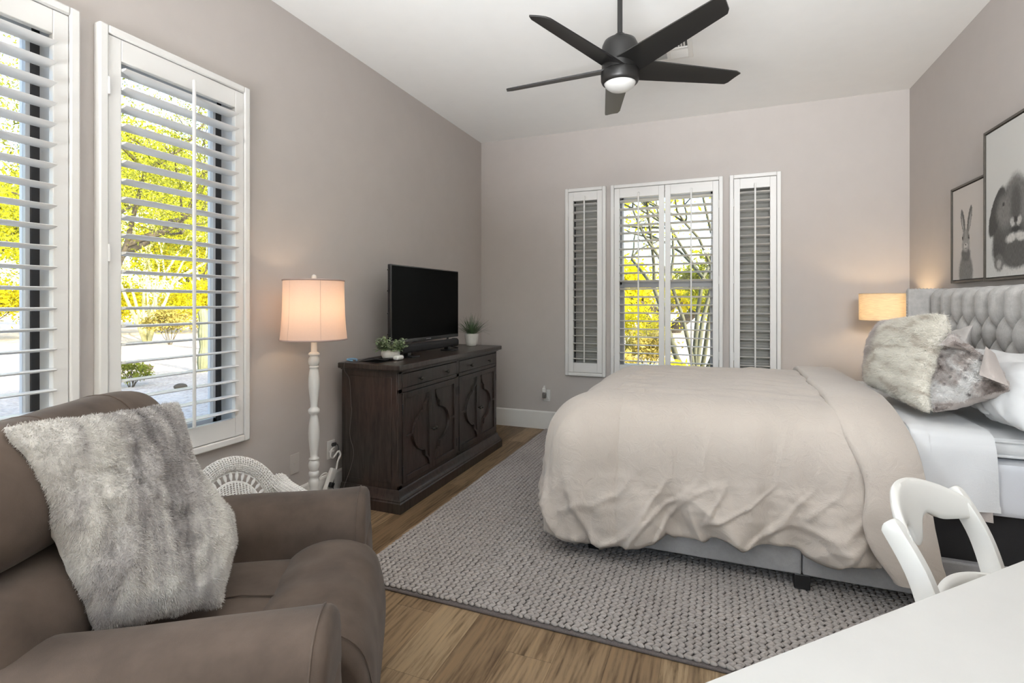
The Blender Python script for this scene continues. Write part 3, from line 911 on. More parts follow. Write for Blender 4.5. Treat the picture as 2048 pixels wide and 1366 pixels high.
BW, SH = .19, .24     # half width of the back arch, seat height


def arch(phi, rad):   # back arch in the plane x = -.13, leaning back
    return (-.13 - .10 * (math.sin(phi) * rad / .2), -math.cos(phi) * rad, .33 + math.sin(phi) * rad * 1.25)


def S_roll(u, v):     # thick rolled rim of the arch
    phi = .12 + (pi - .24) * u; th = 2 * pi * v
    c = np.array(arch(phi, .185)); e = np.array(arch(phi, .215)) - c; e /= np.linalg.norm(e)
    return c + e * .036 * math.cos(th) + np.array((1, 0, .35)) / 1.06 * .034 * math.sin(th)


mb = MB(); weave(mb, S_roll, 52, 22, .0024, .0016)
inner = MB().grid(np.array([[S_roll(u, v) + 0 * v for v in np.linspace(0, 1, 17)[:-1]] for u in np.linspace(0, 1, 40)]) * 1.0, cv=True)
bk = mb.build('back_rim', M['wicker'], WC, xf=WX, smooth=180)


def S_panel(u, v):
    phi = .02 + (pi - .04) * v; rad = .112 * (1 if True else 0)
    z0 = SH - .01; y = -.115 + .23 * u; top = .33 + math.sqrt(max(0, .118 ** 2 - y * y)) * 1.25
    z = z0 + (top - z0) * v; return np.array((-.125 - .1 * max(0, (z - .33)) / .25, y, z))


mb = MB(); weave(mb, S_panel, 17, 26, .0026, .0022); mb.build('back_panel', M['wicker'], WC, xf=WX, smooth=180)
bd = MB()
for k in range(15):
    ph = .25 + (pi - .5) * k / 14; a = np.array(arch(ph, .122)); b = np.array(arch(ph, .158))
    bd.tube([a + (b - a) * s for s in (0, .25, .5, .75, 1)], [.003, .0065, .0085, .0065, .003], 8)
bd.build('beads', M['wicker'], WC, xf=WX)
for rr_, tt_ in ((.118, .005), (.152, .004)):
    MB().tube([arch(ph, rr_) for ph in np.linspace(.05, pi - .05, 30)], tt_, 6).build('bead_rail', M['wicker'], WC, xf=WX)
for sg in (1, -1):
    def S_arm(u, v):
        x = -.16 + .37 * u; th = -.55 * pi + 1.55 * pi * v
        z = .418 + .02 * max(0, 1 - u * 3) ** 2 - .03 * max(0, u - .7) * 3
        return np.array((x + .02 * math.sin(th) * 0, sg * (.205 + .012 * u + .043 * math.cos(th)), z + .040 * math.sin(th)))
    def S_skirt(u, v):
        x = -.12 + .31 * u; return np.array((x, sg * (.185 + .03 * u), SH - .06 + (.418 - SH + .05) * v))
    mb = MB(); weave(mb, S_arm, 30, 16, .0026, .0018); weave(mb, S_skirt, 18, 20, .0026, .002)
    mb.build('arm', M['wicker'], WC, xf=WX, smooth=180)
mb = MB(); mb.rbox((.03, 0, SH - .02), (.36, .37, .04), .018, 4); mb.build('seat', M['wicker'], WC, xf=WX)
for sx, sy in ((.18, .17), (.18, -.17), (-.13, .17), (-.13, -.17)):
    MB().tube([(sx, sy, 0), (sx * .98, sy * .98, SH - .02)], .012, 10).build('leg', M['wicker'], WC, xf=WX)

# ------------------------------------------------------------------ floor lamp
LX, LY = -2.10, 2.267
FL = thing('floor_lamp', 'white turned-wood floor lamp with a blush bell shade beside the dark sideboard', 'floor lamp', (LX, LY, 0))
FX = WM[FL.name]
MB().lathe([(.001, 0), (.135, 0), (.14, .012), (.13, .024), (.06, .034), (.03, .05), (.02, .07)], 40).build('base', M['white_wood'], FL, xf=FX)
pr = [(.018, .06), (.022, .12), (.024, .16), (.020, .20), (.0255, .235), (.0265, .245), (.0215, .252), (.0275, .272), (.0295, .288), (.0275, .305), (.0225, .318), (.0275, .325), (.028, .337), (.0275, .347),
      (.0205, .353), (.027, .368), (.0305, .384), (.028, .402), (.021, .413), (.0275, .418), (.0275, .424), (.0195, .430), (.0205, .45), (.025, .49), (.0292, .535), (.0305, .57), (.028, .61), (.022, .65), (.0185, .666),
      (.0205, .671), (.0295, .679), (.031, .690), (.0300, .699), (.0205, .708), (.0185, .715), (.0215, .75), (.0268, .80), (.030, .835), (.0298, .87), (.027, .90), (.0235, .922), (.022, .930), (.0262, .934), (.0265, .940),
      (.0205, .944), (.0275, .952), (.0305, .968), (.0290, .985), (.0215, .997), (.0215, 1.002), (.030, 1.005), (.0305, 1.013), (.024, 1.019), (.0165, 1.024), (.016, 1.10), (.015, 1.20)]
MB().lathe(pr, 32).build('turned_post', M['white_wood'], FL, xf=FX, smooth=60)
sp = [(.176 - .0135 * (1 - (1 - z) ** 2.2) - .004 * math.sin(z * pi), 1.092 + .332 * z) for z in np.linspace(0, 1, 14)]
sp = [(.178 - .016 * (z ** .6), 1.092 + .332 * z) for z in np.linspace(0, 1, 14)]
sp = [(.1625 + .0155 * (1 - z) ** 2.4, 1.092 + .332 * z) for z in np.linspace(0, 1, 14)]
sh = MB().lathe(sp, 48, cap=False); shd = sh.build('lamp_shade', M['shade_pink'], FL, xf=FX, smooth=180)
MT = simple('mauve_trim', (.40, .31, .28), .8, var=.1)
for r, z in ((.1785, 1.093), (.163, 1.424)):
    o = MB().tube([(r * math.cos(a), r * math.sin(a), z) for a in np.linspace(0, 2 * pi, 49)[:-1]], .0042, 8, closed=True).build('trim_braid', MT, shd, xf=FX)
    o['label'] = 'mauve braid trim'
SM_ = simple('shade_seam', (.45, .36, .32), .8)
for k in range(6):
    a = 2 * pi * k / 6 + .42
    MB().tube([((r - .001) * math.cos(a), (r - .001) * math.sin(a), z) for r, z in sp], .0012, 5).build('shade_seam', SM_, shd, xf=FX)
MB().lathe([(.003, 1.40), (.006, 1.422), (.012, 1.428), (.015, 1.440), (.012, 1.452), (.004, 1.458)], 16).build('finial', M['white_wood'], FL, xf=FX)
hp = MB()
for k in range(3):
    a = 2 * pi * k / 3; hp.tube([(0, 0, 1.415), (.160 * math.cos(a), .160 * math.sin(a), 1.422)], .0015, 5)
hp.tube([(0, 0, 1.30), (0, 0, 1.42)], .003, 6); hp.build('shade_spider', M['bronze'], FL, xf=FX)


def bulb(name, parent, xf, z, r, col, strength):
    m = bpy.data.materials.new(name + '_glow'); m.use_nodes = True; t = m.node_tree; b = t.nodes['Principled BSDF']
    b.inputs['Base Color'].default_value = (.9, .85, .7, 1); b.inputs['Emission Color'].default_value = c4(col); b.inputs['Emission Strength'].default_value = strength
    return MB().lathe([(.012, z - r * 1.6), (.014, z - r), (r * .8, z - r * .5), (r, z), (r * .8, z + r * .6), (r * .35, z + r * .95), (.002, z + r)], 20).build('light_bulb', m, parent, xf=xf, smooth=180)


bulb('floor_lamp_bulb', FL, FX, 1.275, .03, (1, .70, .42), 25)
light('floor_lamp_light', 'POINT', (LX, LY, 1.275), .62, (1.0, .72, .48), .035)

# ------------------------------------------------------------------ sideboard
SB = thing('sideboard', 'espresso wood sideboard with quatrefoil doors standing under the television', 'sideboard', (-2.05, 3.46, 0))
EW = M['espresso']
cx0, cx1, cy0, cy1 = -2.265, -1.828, 2.695, 4.225
mb = MB().box(cx0, cx1 - .012, cy0, cy1, .10, .872)
# face frame
for a, b in ((cy0, 2.735), (3.463, 3.499), (4.207, cy1)): mb.box(cx1 - .012, cx1, a, b, .13, .872)
for z0, z1 in ((.852, .872), (.731, .757), (.13, .155)): mb.box(cx1 - .012, cx1, cy0, cy1, z0, z1)
mb.box(cx0 + .04, cx1 - .05, cy0 - .004, cy0, .17, .83)
mb.build('carcass', EW, SB, bevel=.003)
MB().box(cx0 - .005, cx1 + .038, cy0 - .036, cy1 + .036, .876, .912).build('top', EW, SB, bevel=.006)
MB().box(cx0, cx1 + .014, cy0 - .014, cy1 + .014, .866, .8765).build('top_moulding', EW, SB, bevel=.003)
pl = MB(); prof = [(.04, 0), (.04, .060), (.034, .068), (.034, .074), (.026, .080), (.020, .094), (.012, .110), (.010, .122), (.004, .131), (-.02, .131)]
ring = []
for d, z in prof:
    ring.append([(cx0, cy0 - d, z), (cx1 + d, cy0 - d, z), (cx1 + d, cy1 + d, z), (cx0, cy1 + d, z)])
pl.grid(np.array(ring), cv=True, flip=True)
pl.build('plinth', EW, SB, smooth=30)
knobP = [(.0045, 0), (.0045, .010), (.0085, .014), (.0125, .020), (.0130, .025), (.0105, .030), (.002, .033)]


def knob(parent, y, z, x):
    f = frame((x, y, z), (0, 1, 0), (0, 0, 1), (1, 0, 0)); MB().lathe(knobP, 18).build('knob', M['bronze'], parent, xf=f, smooth=180)


for (a, b) in ((2.738, 3.460), (3.502, 4.204)):
    d = MB().box(cx1 - .010, cx1 + .002, a, b, .760, .849).build('drawer', EW, SB, bevel=.003)
    for f in (.265, .765): knob(d, a + (b - a) * f, .798, cx1 + .002)
    cm_ = (a + b) / 2
    for (p, q, side) in ((a, cm_ - .001, 1), (cm_ + .001, b, -1)):
        d = MB(); x0, x1 = cx1 - .010, cx1 + .004; s = .038; z0, z1 = .158, .728
        d.box(x0, x1, p, p + s, z0, z1); d.box(x0, x1, q - s, q, z0, z1); d.box(x0, x1, p + s, q - s, z0, z0 + s); d.box(x0, x1, p + s, q - s, z1 - s, z1)
        d.box(x0, x1 - .010, p + s, q - s, z0 + s, z1 - s)
        dr_ = d.build('door', EW, SB, bevel=.002)
        # half quatrefoil moulding: y measured from the meeting stile outwards
        w = (q - p) - s; zc = (z0 + z1) / 2; hh = (z1 - z0) / 2 - s
        k = [(0.005, 1.0), (.02, .93), (.06, .82), (.12, .74), (.20, .685), (.20, .60), (.22, .525), (.32, .50), (.47, .42), (.60, .29), (.68, .12), (.70, 0)]
        k = k + [(y, -z) for y, z in k[-2::-1]]
        yb = (q - s) if side > 0 else (p + s); sg = -1 if side > 0 else 1
        pts = [(yb + sg * u * (w - s) * 1.02, zc + v * hh) for u, v in k]
        mo = MB(); P = []
        for i, (y, z) in enumerate(pts):
            t0 = np.array(pts[max(i - 1, 0)]); t1 = np.array(pts[min(i + 1, len(pts) - 1)]); t = t1 - t0; t = t / np.linalg.norm(t); nn = np.array((-t[1], t[0]))
            P.append([(x1 - .010, y - nn[0] * .009, z - nn[1] * .009), (x1 + .006, y - nn[0] * .007, z - nn[1] * .007), (x1 + .006, y + nn[0] * .007, z + nn[1] * .007), (x1 - .010, y + nn[0] * .009, z + nn[1] * .009)])
        mo.grid(np.array(P), cv=True)
        yo = pts[11][0]; ye = (p + s) if side > 0 else (q - s)
        mo.box(x1 - .010, x1 + .000, min(yo, ye), max(yo, ye), zc - .008, zc + .008)
        mo.build('quatrefoil_moulding', EW, dr_, smooth=40)
        knob(dr_, (q - .017) if side > 0 else (p + .017), zc - .012, x1)
        for zz in (.24, .63):
            yh = p - .001 if side > 0 else q + .001
            MB().tube([(x1 - .001, yh, zz - .03), (x1 - .001, yh, zz + .03)], .004, 8).build('hinge', M['black'], dr_)

# television, soundbar and the small things on the sideboard
TV = thing('television', 'flat black television on the sideboard with a switched-off screen', 'television', (-2.13, 3.525, .912), math.radians(-1.5))
TX = WM[TV.name]       # local y along the wall, x into the room
MB().box(-.012, .018, -.485, .485, .090, .660).build('bezel', M['tv_edge'], TV, xf=TX, bevel=.004)
MB().box(.018, .0195, -.476, .476, .118, .652).build('screen', M['tv_screen'], TV, xf=TX, smooth=0)
MB().rbox((-.03, 0, .34), (.05, .80, .42), .02, 4).build('rear_housing', M['black'], TV, xf=TX)
MB().box(.018, .0205, -.035, .035, .100, .106).build('badge', simple('tv_badge', (.20, .20, .20), .4), TV, xf=TX, smooth=0)
MB().box(.018, .020, -.476, .476, .092, .116).build('lower_bezel', M['tv_edge'], TV, xf=TX, smooth=0)
for yy in (-.33, .33):
    MB().tube([(-.07, yy, .004), (.0, yy, .020), (.10, yy, .004)], .006, 8).tube([(0, yy, .02), (0, yy, .10)], .009, 8).build('stand_foot', M['black'], TV, xf=TX)
for zz in (.16, .31, .47, .62):
    MB().tube([(-.004, -.486, zz), (-.004, -.493, zz)], .006, 8).build('side_stud', M['black'], TV, xf=TX)
SBR = thing('soundbar', 'long black soundbar standing in front of the television', 'soundbar', (-2.035, 3.40, .912), math.radians(-1.5))
SX = WM[SBR.name]
P = [[(.035 * math.copysign(abs(math.cos(a)) ** .6, math.cos(a)), y, .058 + .03 * math.copysign(abs(math.sin(a)) ** .6, math.sin(a))) for a in np.linspace(0, 2 * pi, 25)[:-1]] for y in np.linspace(-.40, .40, 6)]
mb = MB(); mb.grid(np.array(P), cv=True, flip=True); mb.f += [tuple(range(24)), tuple(5 * 24 + i for i in range(24))[::-1]]
mb.build('grille', M['black_matte'], SBR, xf=SX, bevel=.004, smooth=60)
for yy in (-.28, .28):
    MB().box(-.035, .075, yy - .05, yy + .05, 0.0, .008).box(-.02, .02, yy - .02, yy + .02, .008, .032).build('foot', M['black'], SBR, xf=SX, bevel=.003)


def leaf_blade(mb, p, d, ln, w, up, droop=.3, n=4, curl=.0):
    p = np.array(p, float); d = np.array(d, float); d /= np.linalg.norm(d); up = np.array(up, float); s = np.cross(d, up); s /= np.linalg.norm(s) + 1e-9
    rows = []
    for i in range(n + 1):
        t = i / n; c = p + d * ln * t + np.array((0, 0, -1)) * droop * ln * t * t; ww = w * math.sin(pi * min(1, .12 + .88 * t)) ** .8 if i < n else 0.0005
        nn = np.cross(s, d)
        rows.append([c - s * ww + nn * ww * .25, c, c + s * ww + nn * ww * .25])
    mb.grid(np.array(rows))


# ribbed bowl with leafy plant
PB = thing('potted_plant', 'leafy pale green plant in a ribbed white bowl on the sideboard', 'plant', (-2.075, 2.965, .912)); PX_ = WM[PB.name]
rng = random.Random(5)
mb = MB().lathe([(.001, 0), (.040, 0), (.052, .006), (.060, .022), (.063, .038), (.061, .054), (.055, .064), (.051, .064), (.054, .050), (.045, .045), (.001, .045)], 72, cap=False, wob=lambda a, z: 1 + .022 * abs(math.sin(a * pi * 22)))
mb.build('bowl', M['ceramic'], PB, xf=PX_, smooth=60)
MB().lathe([(.001, .052), (.052, .05)], 20, cap=False).build('soil', M['soil'], PB, xf=PX_)
la, lb2, stm = MB(), MB(), MB()
for k in range(60):
    a = rng.uniform(0, 2 * pi); el = rng.uniform(.30, 1.4); ln = rng.uniform(.055, .11); d = np.array((math.cos(a) * math.cos(el), math.sin(a) * math.cos(el), math.sin(el)))
    b0 = np.array((math.cos(a) * .03, math.sin(a) * .03, .05)); tip = b0 + d * ln; tip[2] = max(tip[2] - .01 * math.cos(el), .068)
    stm.tube([b0, (b0 + tip) / 2 + np.array((0, 0, .008)), tip], .0012, 4)
    for q in range(7):
        f = .35 + .65 * q / 6; p = b0 + (tip - b0) * f; aa = a + rng.uniform(-1.6, 1.6); e2 = rng.uniform(-.2, .9)
        leaf_blade(la if rng.random() < .6 else lb2, p, (math.cos(aa) * math.cos(e2), math.sin(aa) * math.cos(e2), math.sin(e2)), rng.uniform(.022, .036), rng.uniform(.006, .010), (0, 0, 1), .25)
stm.build('stems', M['leaf_sage'], PB, xf=PX_); la.build('leaves', M['leaf_sage'], PB, xf=PX_); lb2.build('pale_leaves', M['leaf_sage2'], PB, xf=PX_)
# grass in a tall pot
PG = thing('potted_grass', 'spiky grass plant in a small pale pot past the far end of the television', 'plant', (-2.03, 4.135, .912)); GX = WM[PG.name]
MB().lathe([(.001, 0), (.040, 0), (.046, .004), (.053, .035), (.058, .070), (.060, .108), (.056, .110), (.053, .098), (.001, .098)], 60, cap=False, wob=lambda a, z: 1 + .015 * abs(math.sin(a * pi * 18))).build('pot', M['ceramic'], PG, xf=GX, smooth=60)
gb = MB()
for k in range(150):
    a = rng.uniform(0, 2 * pi); el = rng.uniform(.45, 1.5); r0 = rng.uniform(0, .04)
    leaf_blade(gb, (math.cos(a) * r0, math.sin(a) * r0, .098), (math.cos(a) * math.cos(el), math.sin(a) * math.cos(el), math.sin(el)), rng.uniform(.15, .25), rng.uniform(.0020, .0032), (0, 0, 1), rng.uniform(.1, .5), 5)
gb.build('grass_blades', M['grass'], PG, xf=GX)
mb = MB().rbox((-1.985, 2.925, .928), (.045, .080, .030), .0148, 6)
tag(mb.build('oval_gadget', M['stone'], smooth=180), 'small white oval gadget lying by the ribbed plant bowl', 'gadget')
P = np.array([[(-2.17 + .16 * u + .02 * v, 2.745 + .20 * v - .02 * u, .914 + .012 * abs(math.sin(3.2 * v + 2 * u)) + .010 * u * (1 - v)) for v in np.linspace(0, 1, 14)] for u in np.linspace(0, 1, 10)])
Q = P.copy(); Q[..., 2] = np.maximum(P[..., 2] - .006, .9125) - .0; Q[..., 2] = .9127
mb = MB().grid(P, flip=True).grid(Q)
tag(mb.build('folded_pouch', M['black_matte'], smooth=30), 'flat black folded pouch lying on the sideboard behind the ribbed bowl', 'pouch')
lc = [(-2.215 + .028 * math.cos(a), 2.735 + .035 * math.sin(a), .918 + .010 * abs(math.sin(a * .5))) for a in np.linspace(.3, 5.6, 20)]
tag(MB().tube(lc, .0055, 8).build('cord_loop', M['blue']), 'pale blue loop of cord on the sideboard end beside the floor lamp', 'cord')
cb = spline([(-2.20, 2.700, .917), (-2.205, 2.662, .919), (-2.205, 2.645, .90), (-2.205, 2.650, .86), (-2.195, 2.684, .80), (-2.185, 2.6875, .64), (-2.18, 2.6875, .60), (-2.195, 2.6875, .45), (-2.165, 2.6875, .34), (-2.185, 2.687, .24), (-2.20, 2.64, .13), (-2.22, 2.62, .02)], 6, False)
tag(MB().tube(cb, .0016, 6).build('thin_cable', M['cord_grey']), 'thin dark cable hanging down the near end of the sideboard', 'cable')


# ------------------------------------------------------------------ wall plates, plugs, power strip
def outlet(xf, a, z, label, name='wall_outlet', mat='plate', duplex=True):
    t = thing(name, label, 'outlet' if duplex else 'wall plate', xf @ Vector((a, 0, z)))
    MB().box(a - .036, a + .036, 0, .006, z - .060, z + .060).build('cover_plate', M[mat], t, xf=xf, bevel=.003)
    if duplex:
        for dz in (-.02, .02):
            MB().rbox((a, .0065, z + dz), (.032, .005, .028), .002, 3).build('receptacle', M[mat], t, xf=xf)
    else:
        MB().box(a - .006, a + .006, .006, .009, z - .008, z + .008).build('jack', M[mat], t, xf=xf)
        for dz in (-.045, .045): MB().tube([(a, .006, z + dz), (a, .0072, z + dz)], .003, 8).build('screw', M[mat], t, xf=xf)
    return t


outlet(F_left, 2.685, .335, 'white outlet beside the sideboard with a black plug and white cord in it')
outlet(F_left, 2.372, .332, 'wall-coloured cable plate low on the wall between the shutter and the floor lamp', 'jack_plate', 'plate_paint', False)
outlet(F_back, -1.604, .347, 'white outlet on the back wall behind the plug-in air freshener')
AF = thing('air_freshener', 'small plug-in air freshener with a clear bottle on the back wall outlet', 'air freshener', F_back @ Vector((-1.625, .0, .31)))
MB().rbox((-1.622, .032, .405), (.038, .045, .050), .012, 5).rbox((-1.622, .030, .436), (.020, .022, .024), .008, 4).build('warmer', M['plate'], AF, xf=F_back, smooth=180)
MB().rbox((-1.622, .034, .350), (.042, .036, .056), .010, 5).build('scent_bottle', M['glass_amber'], AF, xf=F_back, smooth=180)
PS = thing('power_strip', 'white power strip with black plugs propped against the baseboard by the sideboard', 'power strip', (-2.29, 2.60, 0))
fm = frame((-2.292, 2.585, .115), Vector((.05, .42, .85)).normalized(), Vector((1, 0, -.06)).normalized())
MB().rbox((0, 0, 0), (.26, .03, .052), .01, 4, 0, fm).build('strip_body', M['cord_white'], PS, smooth=180)
for k in range(3): MB().rbox((-.07 + .05 * k, .024, 0), (.032, .026, .034), .006, 3, 0, fm).build('plug', M['black'], PS, smooth=180)
pc = spline([(-2.335, 2.70, .325), (-2.31, 2.72, .335), (-2.29, 2.70, .36), (-2.285, 2.665, .355), (-2.287, 2.66, .315), (-2.29, 2.69, .300), (-2.285, 2.73, .33), (-2.28, 2.745, .305), (-2.283, 2.725, .275), (-2.285, 2.715, .24), (-2.284, 2.705, .20)], 8, False)
pc = [p - np.array((0, .045, 0)) for p in pc]
tag(MB().tube(pc, .0062, 8).build('looped_white_cord', M['cord_white']), 'thick white cord knotted in loops at the outlet beside the sideboard', 'cord')
bc = spline([(-2.338, 2.69, .365), (-2.30, 2.69, .372), (-2.285, 2.685, .34), (-2.288, 2.672, .26), (-2.293, 2.665, .20), (-2.30, 2.655, .13), (-2.30, 2.655, .03)], 6, False)
tag(MB().tube(bc, [.011] * 5 + [.0028] * (len(bc) - 5), 8).build('black_power_cord', M['cord_black']), 'thin black cord hanging from the outlet beside the sideboard', 'cord')
wc2 = spline([(-2.30, 2.53, .02), (-2.31, 2.51, .10), (-2.305, 2.54, .20), (-2.30, 2.59, .215), (-2.30, 2.62, .16), (-2.30, 2.63, .05)], 6, False)
tag(MB().tube(wc2, .004, 8).build('white_lamp_cord', M['cord_white']), 'thin white cord arching over the baseboard between lamp post and sideboard', 'cord')

# ------------------------------------------------------------------ bed
BED = thing('bed', 'queen bed frame with a tall grey tufted wing headboard below the rabbit prints', 'bed', (.40, 3.40, 0))
by0, by1 = 2.585, 4.215
for a, b in ((-.62, .358), (.362, 1.36)):
    MB().box(a, b, by0, by0 + .04, .088, .25).build('side_rail', M['rail'], BED, bevel=.008)
MB().box(-.62, 1.36, by1 - .04, by1, .088, .25).build('side_rail', M['rail'], BED, bevel=.008)
MB().box(-.66, -.62, by0, by1, .088, .25).build('foot_rail', M['rail'], BED, bevel=.008)
MB().box(-.61, 1.36, by0 + .045, by1 - .045, .10, .44).build('slat_base', M['black_matte'], BED, smooth=0)
for x, y in ((.36, by0 + .03), (-.58, by0 + .06), (.36, by1 - .03), (-.58, by1 - .06), (1.30, by0 + .06), (1.30, by1 - .06), (.36, 3.4)):
    MB().box(x - .032, x + .032, y - .032, y + .032, .0262, .0925).build('leg', M['black'], BED, bevel=.004)


def headboard():
    dy, dz, y0, zb, zt = .1535, .12, 4.25, 1.258, 1.39
    ys = np.linspace(2.60, 4.24, 420); zs = np.concatenate([np.linspace(.62, 1.30, 150), np.linspace(1.305, 1.39, 26)])
    Y, Z = np.meshgrid(ys, zs, indexing='ij')
    a = (Y - y0) / dy + (Z - zb) / (2 * dz); b = (Y - y0) / dy - (Z - zb) / (2 * dz)
    h1 = (np.abs(np.sin(pi * a)) * np.abs(np.sin(pi * b))) ** .36
    h2 = np.abs(np.sin(pi * (Y - y0) / dy)) ** .62
    k = np.clip((Z - zb) / .03, 0, 1); h = h1 * (1 - k) + h2 * k
    X = 1.395 - .062 * h
    t = np.clip((Z - 1.325) / (zt - 1.325), 0, 1)
    X = X + .06 * (1 - np.sqrt(np.clip(1 - t ** 2, 0, 1))) * 1.0
    Z2 = Z - .006 * (1 - h) * t
    G = np.stack([X, Y, Z2], -1)
    cap = G[:, -1:].copy(); cap[..., 0] = 1.45
    return np.concatenate([G, cap], 1)


hbm = MB().grid(headboard()); hbo = hbm.build('tufted_panel', M['linen_grey'], BED, smooth=180)
bt = MB()
for r in range(4):
    for i in range(12):
        y = 4.25 - .1535 * (i + .5 * (r % 2)); z = 1.258 - .12 * r
        if 2.62 < y < 4.23: bt.rbox((1.386, y, z), (.016, .022, .022), .0079, 2)
bt.build('buttons', M['linen_grey'], hbo, smooth=180)
MB().box(1.41, 1.455, 2.60, 4.24, .05, 1.375).build('headboard_back', M['linen_grey'], BED, bevel=.01)
for y0, y1 in ((4.240, 4.292), (2.548, 2.600)):
    wg = MB().box(1.225, 1.456, y0, y1, .05, 1.393).build('wing', M['linen_grey'], BED, bevel=.012, segs=3)
    nl = MB(); yn = (y0 + y1) / 2
    for k in range(62):
        z = .12 + .0203 * k; nl.rbox((1.2245, yn, z), (.007, .011, .011), .0034, 2)
    for k in range(11): nl.rbox((1.235 + .0203 * k, yn, 1.3935), (.011, .011, .007), .0034, 2)
    nl.build('nailhead_trim', M['nail'], wg, smooth=180)

tag(MB().rbox((.37, 3.40, .555), (1.96, 1.62, .222), .03, 6).build('box_spring', M['boxspring'], smooth=180), 'pale box spring on the bed frame above the black base', 'box spring')
mt = MB().rbox((.37, 3.41, .7165), (1.97, 1.56, .098), .046, 8).build('mattress', M['sheet'], smooth=180)
tag(mt, 'white sheeted mattress on the pale box spring', 'mattress')
for zz in (.684, .742):
    MB().tube([(-.50, 2.629, zz), (1.30, 2.629, zz)], .006, 8).build('edge_piping', M['sheet'], mt)


# duvet: follows the mattress edge, hangs over the near side, the foot and the far side
def duvet():
    xi0, yi0, yi1, r = -.50, 2.80, 3.98, .06       # inner loop (flat top)
    xh = .64
    path = []                                        # (x, y, nx, ny, corner weight)
    for t in np.linspace(0, 1, 60): path.append((xh + (xi0 + r - xh) * t, yi1, 0, 1, 0))
    for a in np.linspace(0, pi / 2, 24)[1:-1]: path.append((xi0 + r - r * math.sin(a), yi1 - r + r * math.cos(a), -math.sin(a), math.cos(a), math.sin(2 * a)))
    for t in np.linspace(0, 1, 60): path.append((xi0, yi1 - r + (yi0 + r - yi1 + r) * t, -1, 0, 0))
    for a in np.linspace(0, pi / 2, 56)[1:-1]: path.append((xi0 + r - r * math.cos(a), yi0 + r - r * math.sin(a), -math.cos(a), -math.sin(a), math.sin(2 * a)))
    for t in np.linspace(0, 1, 190): path.append((xi0 + r + (xh - xi0 - r) * t, yi0, 0, -1, 0))
    n = len(path); P = []
    cen = [(min(max(p[0], -.25), xh), 3.40) for p in path]
    top = lambda x, y: .812 + .022 * math.cos(min(1, abs(y - 3.4) / .75) * pi / 2) + .012 * min(1, max(0, (x + .5) / .8))
    s = 0.0
    for i, (x, y, nx, ny, cw) in enumerate(path):
        if i: s += math.hypot(x - path[i - 1][0], y - path[i - 1][1]) + (cw * .02)
        near = max(0, -ny); foot = max(0, -nx); far = max(0, ny)
        col = []
        for k in range(26):                          # flat top from the middle outwards
            f = k / 26; px_ = cen[i][0] + (x - cen[i][0]) * f; py_ = cen[i][1] + (y - cen[i][1]) * f
            w = .011 * nz(px_ * 2.0, py_ * 8, .3, 1.0) + .007 * nz(px_ * 4 + 5, py_ * 15, 1.3, 1.0)
            rd = 1 - abs(nz(px_ * 1.6 + 3, py_ * 7.5 + px_, 9.0, .9)); w += .012 * max(0, rd - .82) * 5
            col.append((px_, py_, top(px_, py_) + w))
        zt = top(x, y)
        hem = .19 + .012 * math.sin(x * 9) + .012 * math.sin(x * 23 + 1)
        cs = max(0, 1 - math.hypot(x - xi0, y - yi0) / .28) if (near or foot) and far == 0 else 0
        hem = hem - .115 * (cs ** .7)
        if far: hem = .34
        a, bq = .29, .33
        am = 1 + .48 * cw * (1 if far == 0 else .3)
        nd_ = 58
        for k in range(nd_ + 1):
            t = k / nd_
            tq = .40
            if t < tq:
                an = t / tq * pi / 2; e = 2 / 2.6
                o = a * math.sin(an) ** e; z = zt - bq * (1 - math.cos(an) ** e)
                d = t / tq * .25
            else:
                q = (t - tq) / (1 - tq); o = a + .022 * math.sin(q * pi * .8) - .015 * q; z = zt - bq + (hem - (zt - bq)) * q; d = .25 + .75 * q
                if q > .90: o -= .05 * ((q - .90) / .10) ** 2
            # folds: broad vertical ones, sharper and deeper toward the hem
            xx = s
            f1 = math.sin(xx * 15 + 1.6 * nz(xx, 0, 0, 2.1) + .8 * d)
            f2 = math.sin(xx * 34 + 3 * nz(xx, 2, 0, 3.1) + 2.2 * d)
            f3 = nz(xx * 1.2 - d * .30, d * .28, 4.0, 5.5)
            rg = 1 - abs(nz(xx * 1.4 - d * .38, d * .16, 7.5, 4.6)); rg = max(0, rg - .72) / .28
            rg2 = 1 - abs(nz(xx * 1.1 + d * .42, d * .30, 2.5, 7.0)); rg2 = max(0, rg2 - .80) / .20
            amp = min(1, d * 1.15) ** 1.25
            o2 = o * am + (amp ** .6) * (.020 * f1 + .006 * f2) + amp * (.008 * f1 + .006 * f2 + .036 * f3 + .042 * rg + .024 * rg2 - .012)
            o2 += .004 * nz(xx * 9, d * 14, 1.0, 1.0)
            zz = z + .012 * amp * nz(xx, d, 11, 4.0) + (.010 * f3 + .006 * f1) * max(0, d - .6)
            col.append((x + nx * o2, y + ny * o2, zz))
        # the hem rolls under and back up inside
        lx, ly, lz = col[-1]
        for k in range(1, 5):
            an = k / 4 * pi * .8; col.append((lx - nx * .03 * (1 - math.cos(an)), ly - ny * .03 * (1 - math.cos(an)), lz + .028 * math.sin(an) * (-1 if k < 2 else 1) * .6))
        P.append(col)
    return np.array(P)


DV = thing('duvet', 'crumpled taupe linen duvet spread over the bed, hanging down its near side', 'duvet', (0, 3.2, .2))
MB().grid(duvet()).build('duvet_cover', M['duvet'], DV, smooth=180)


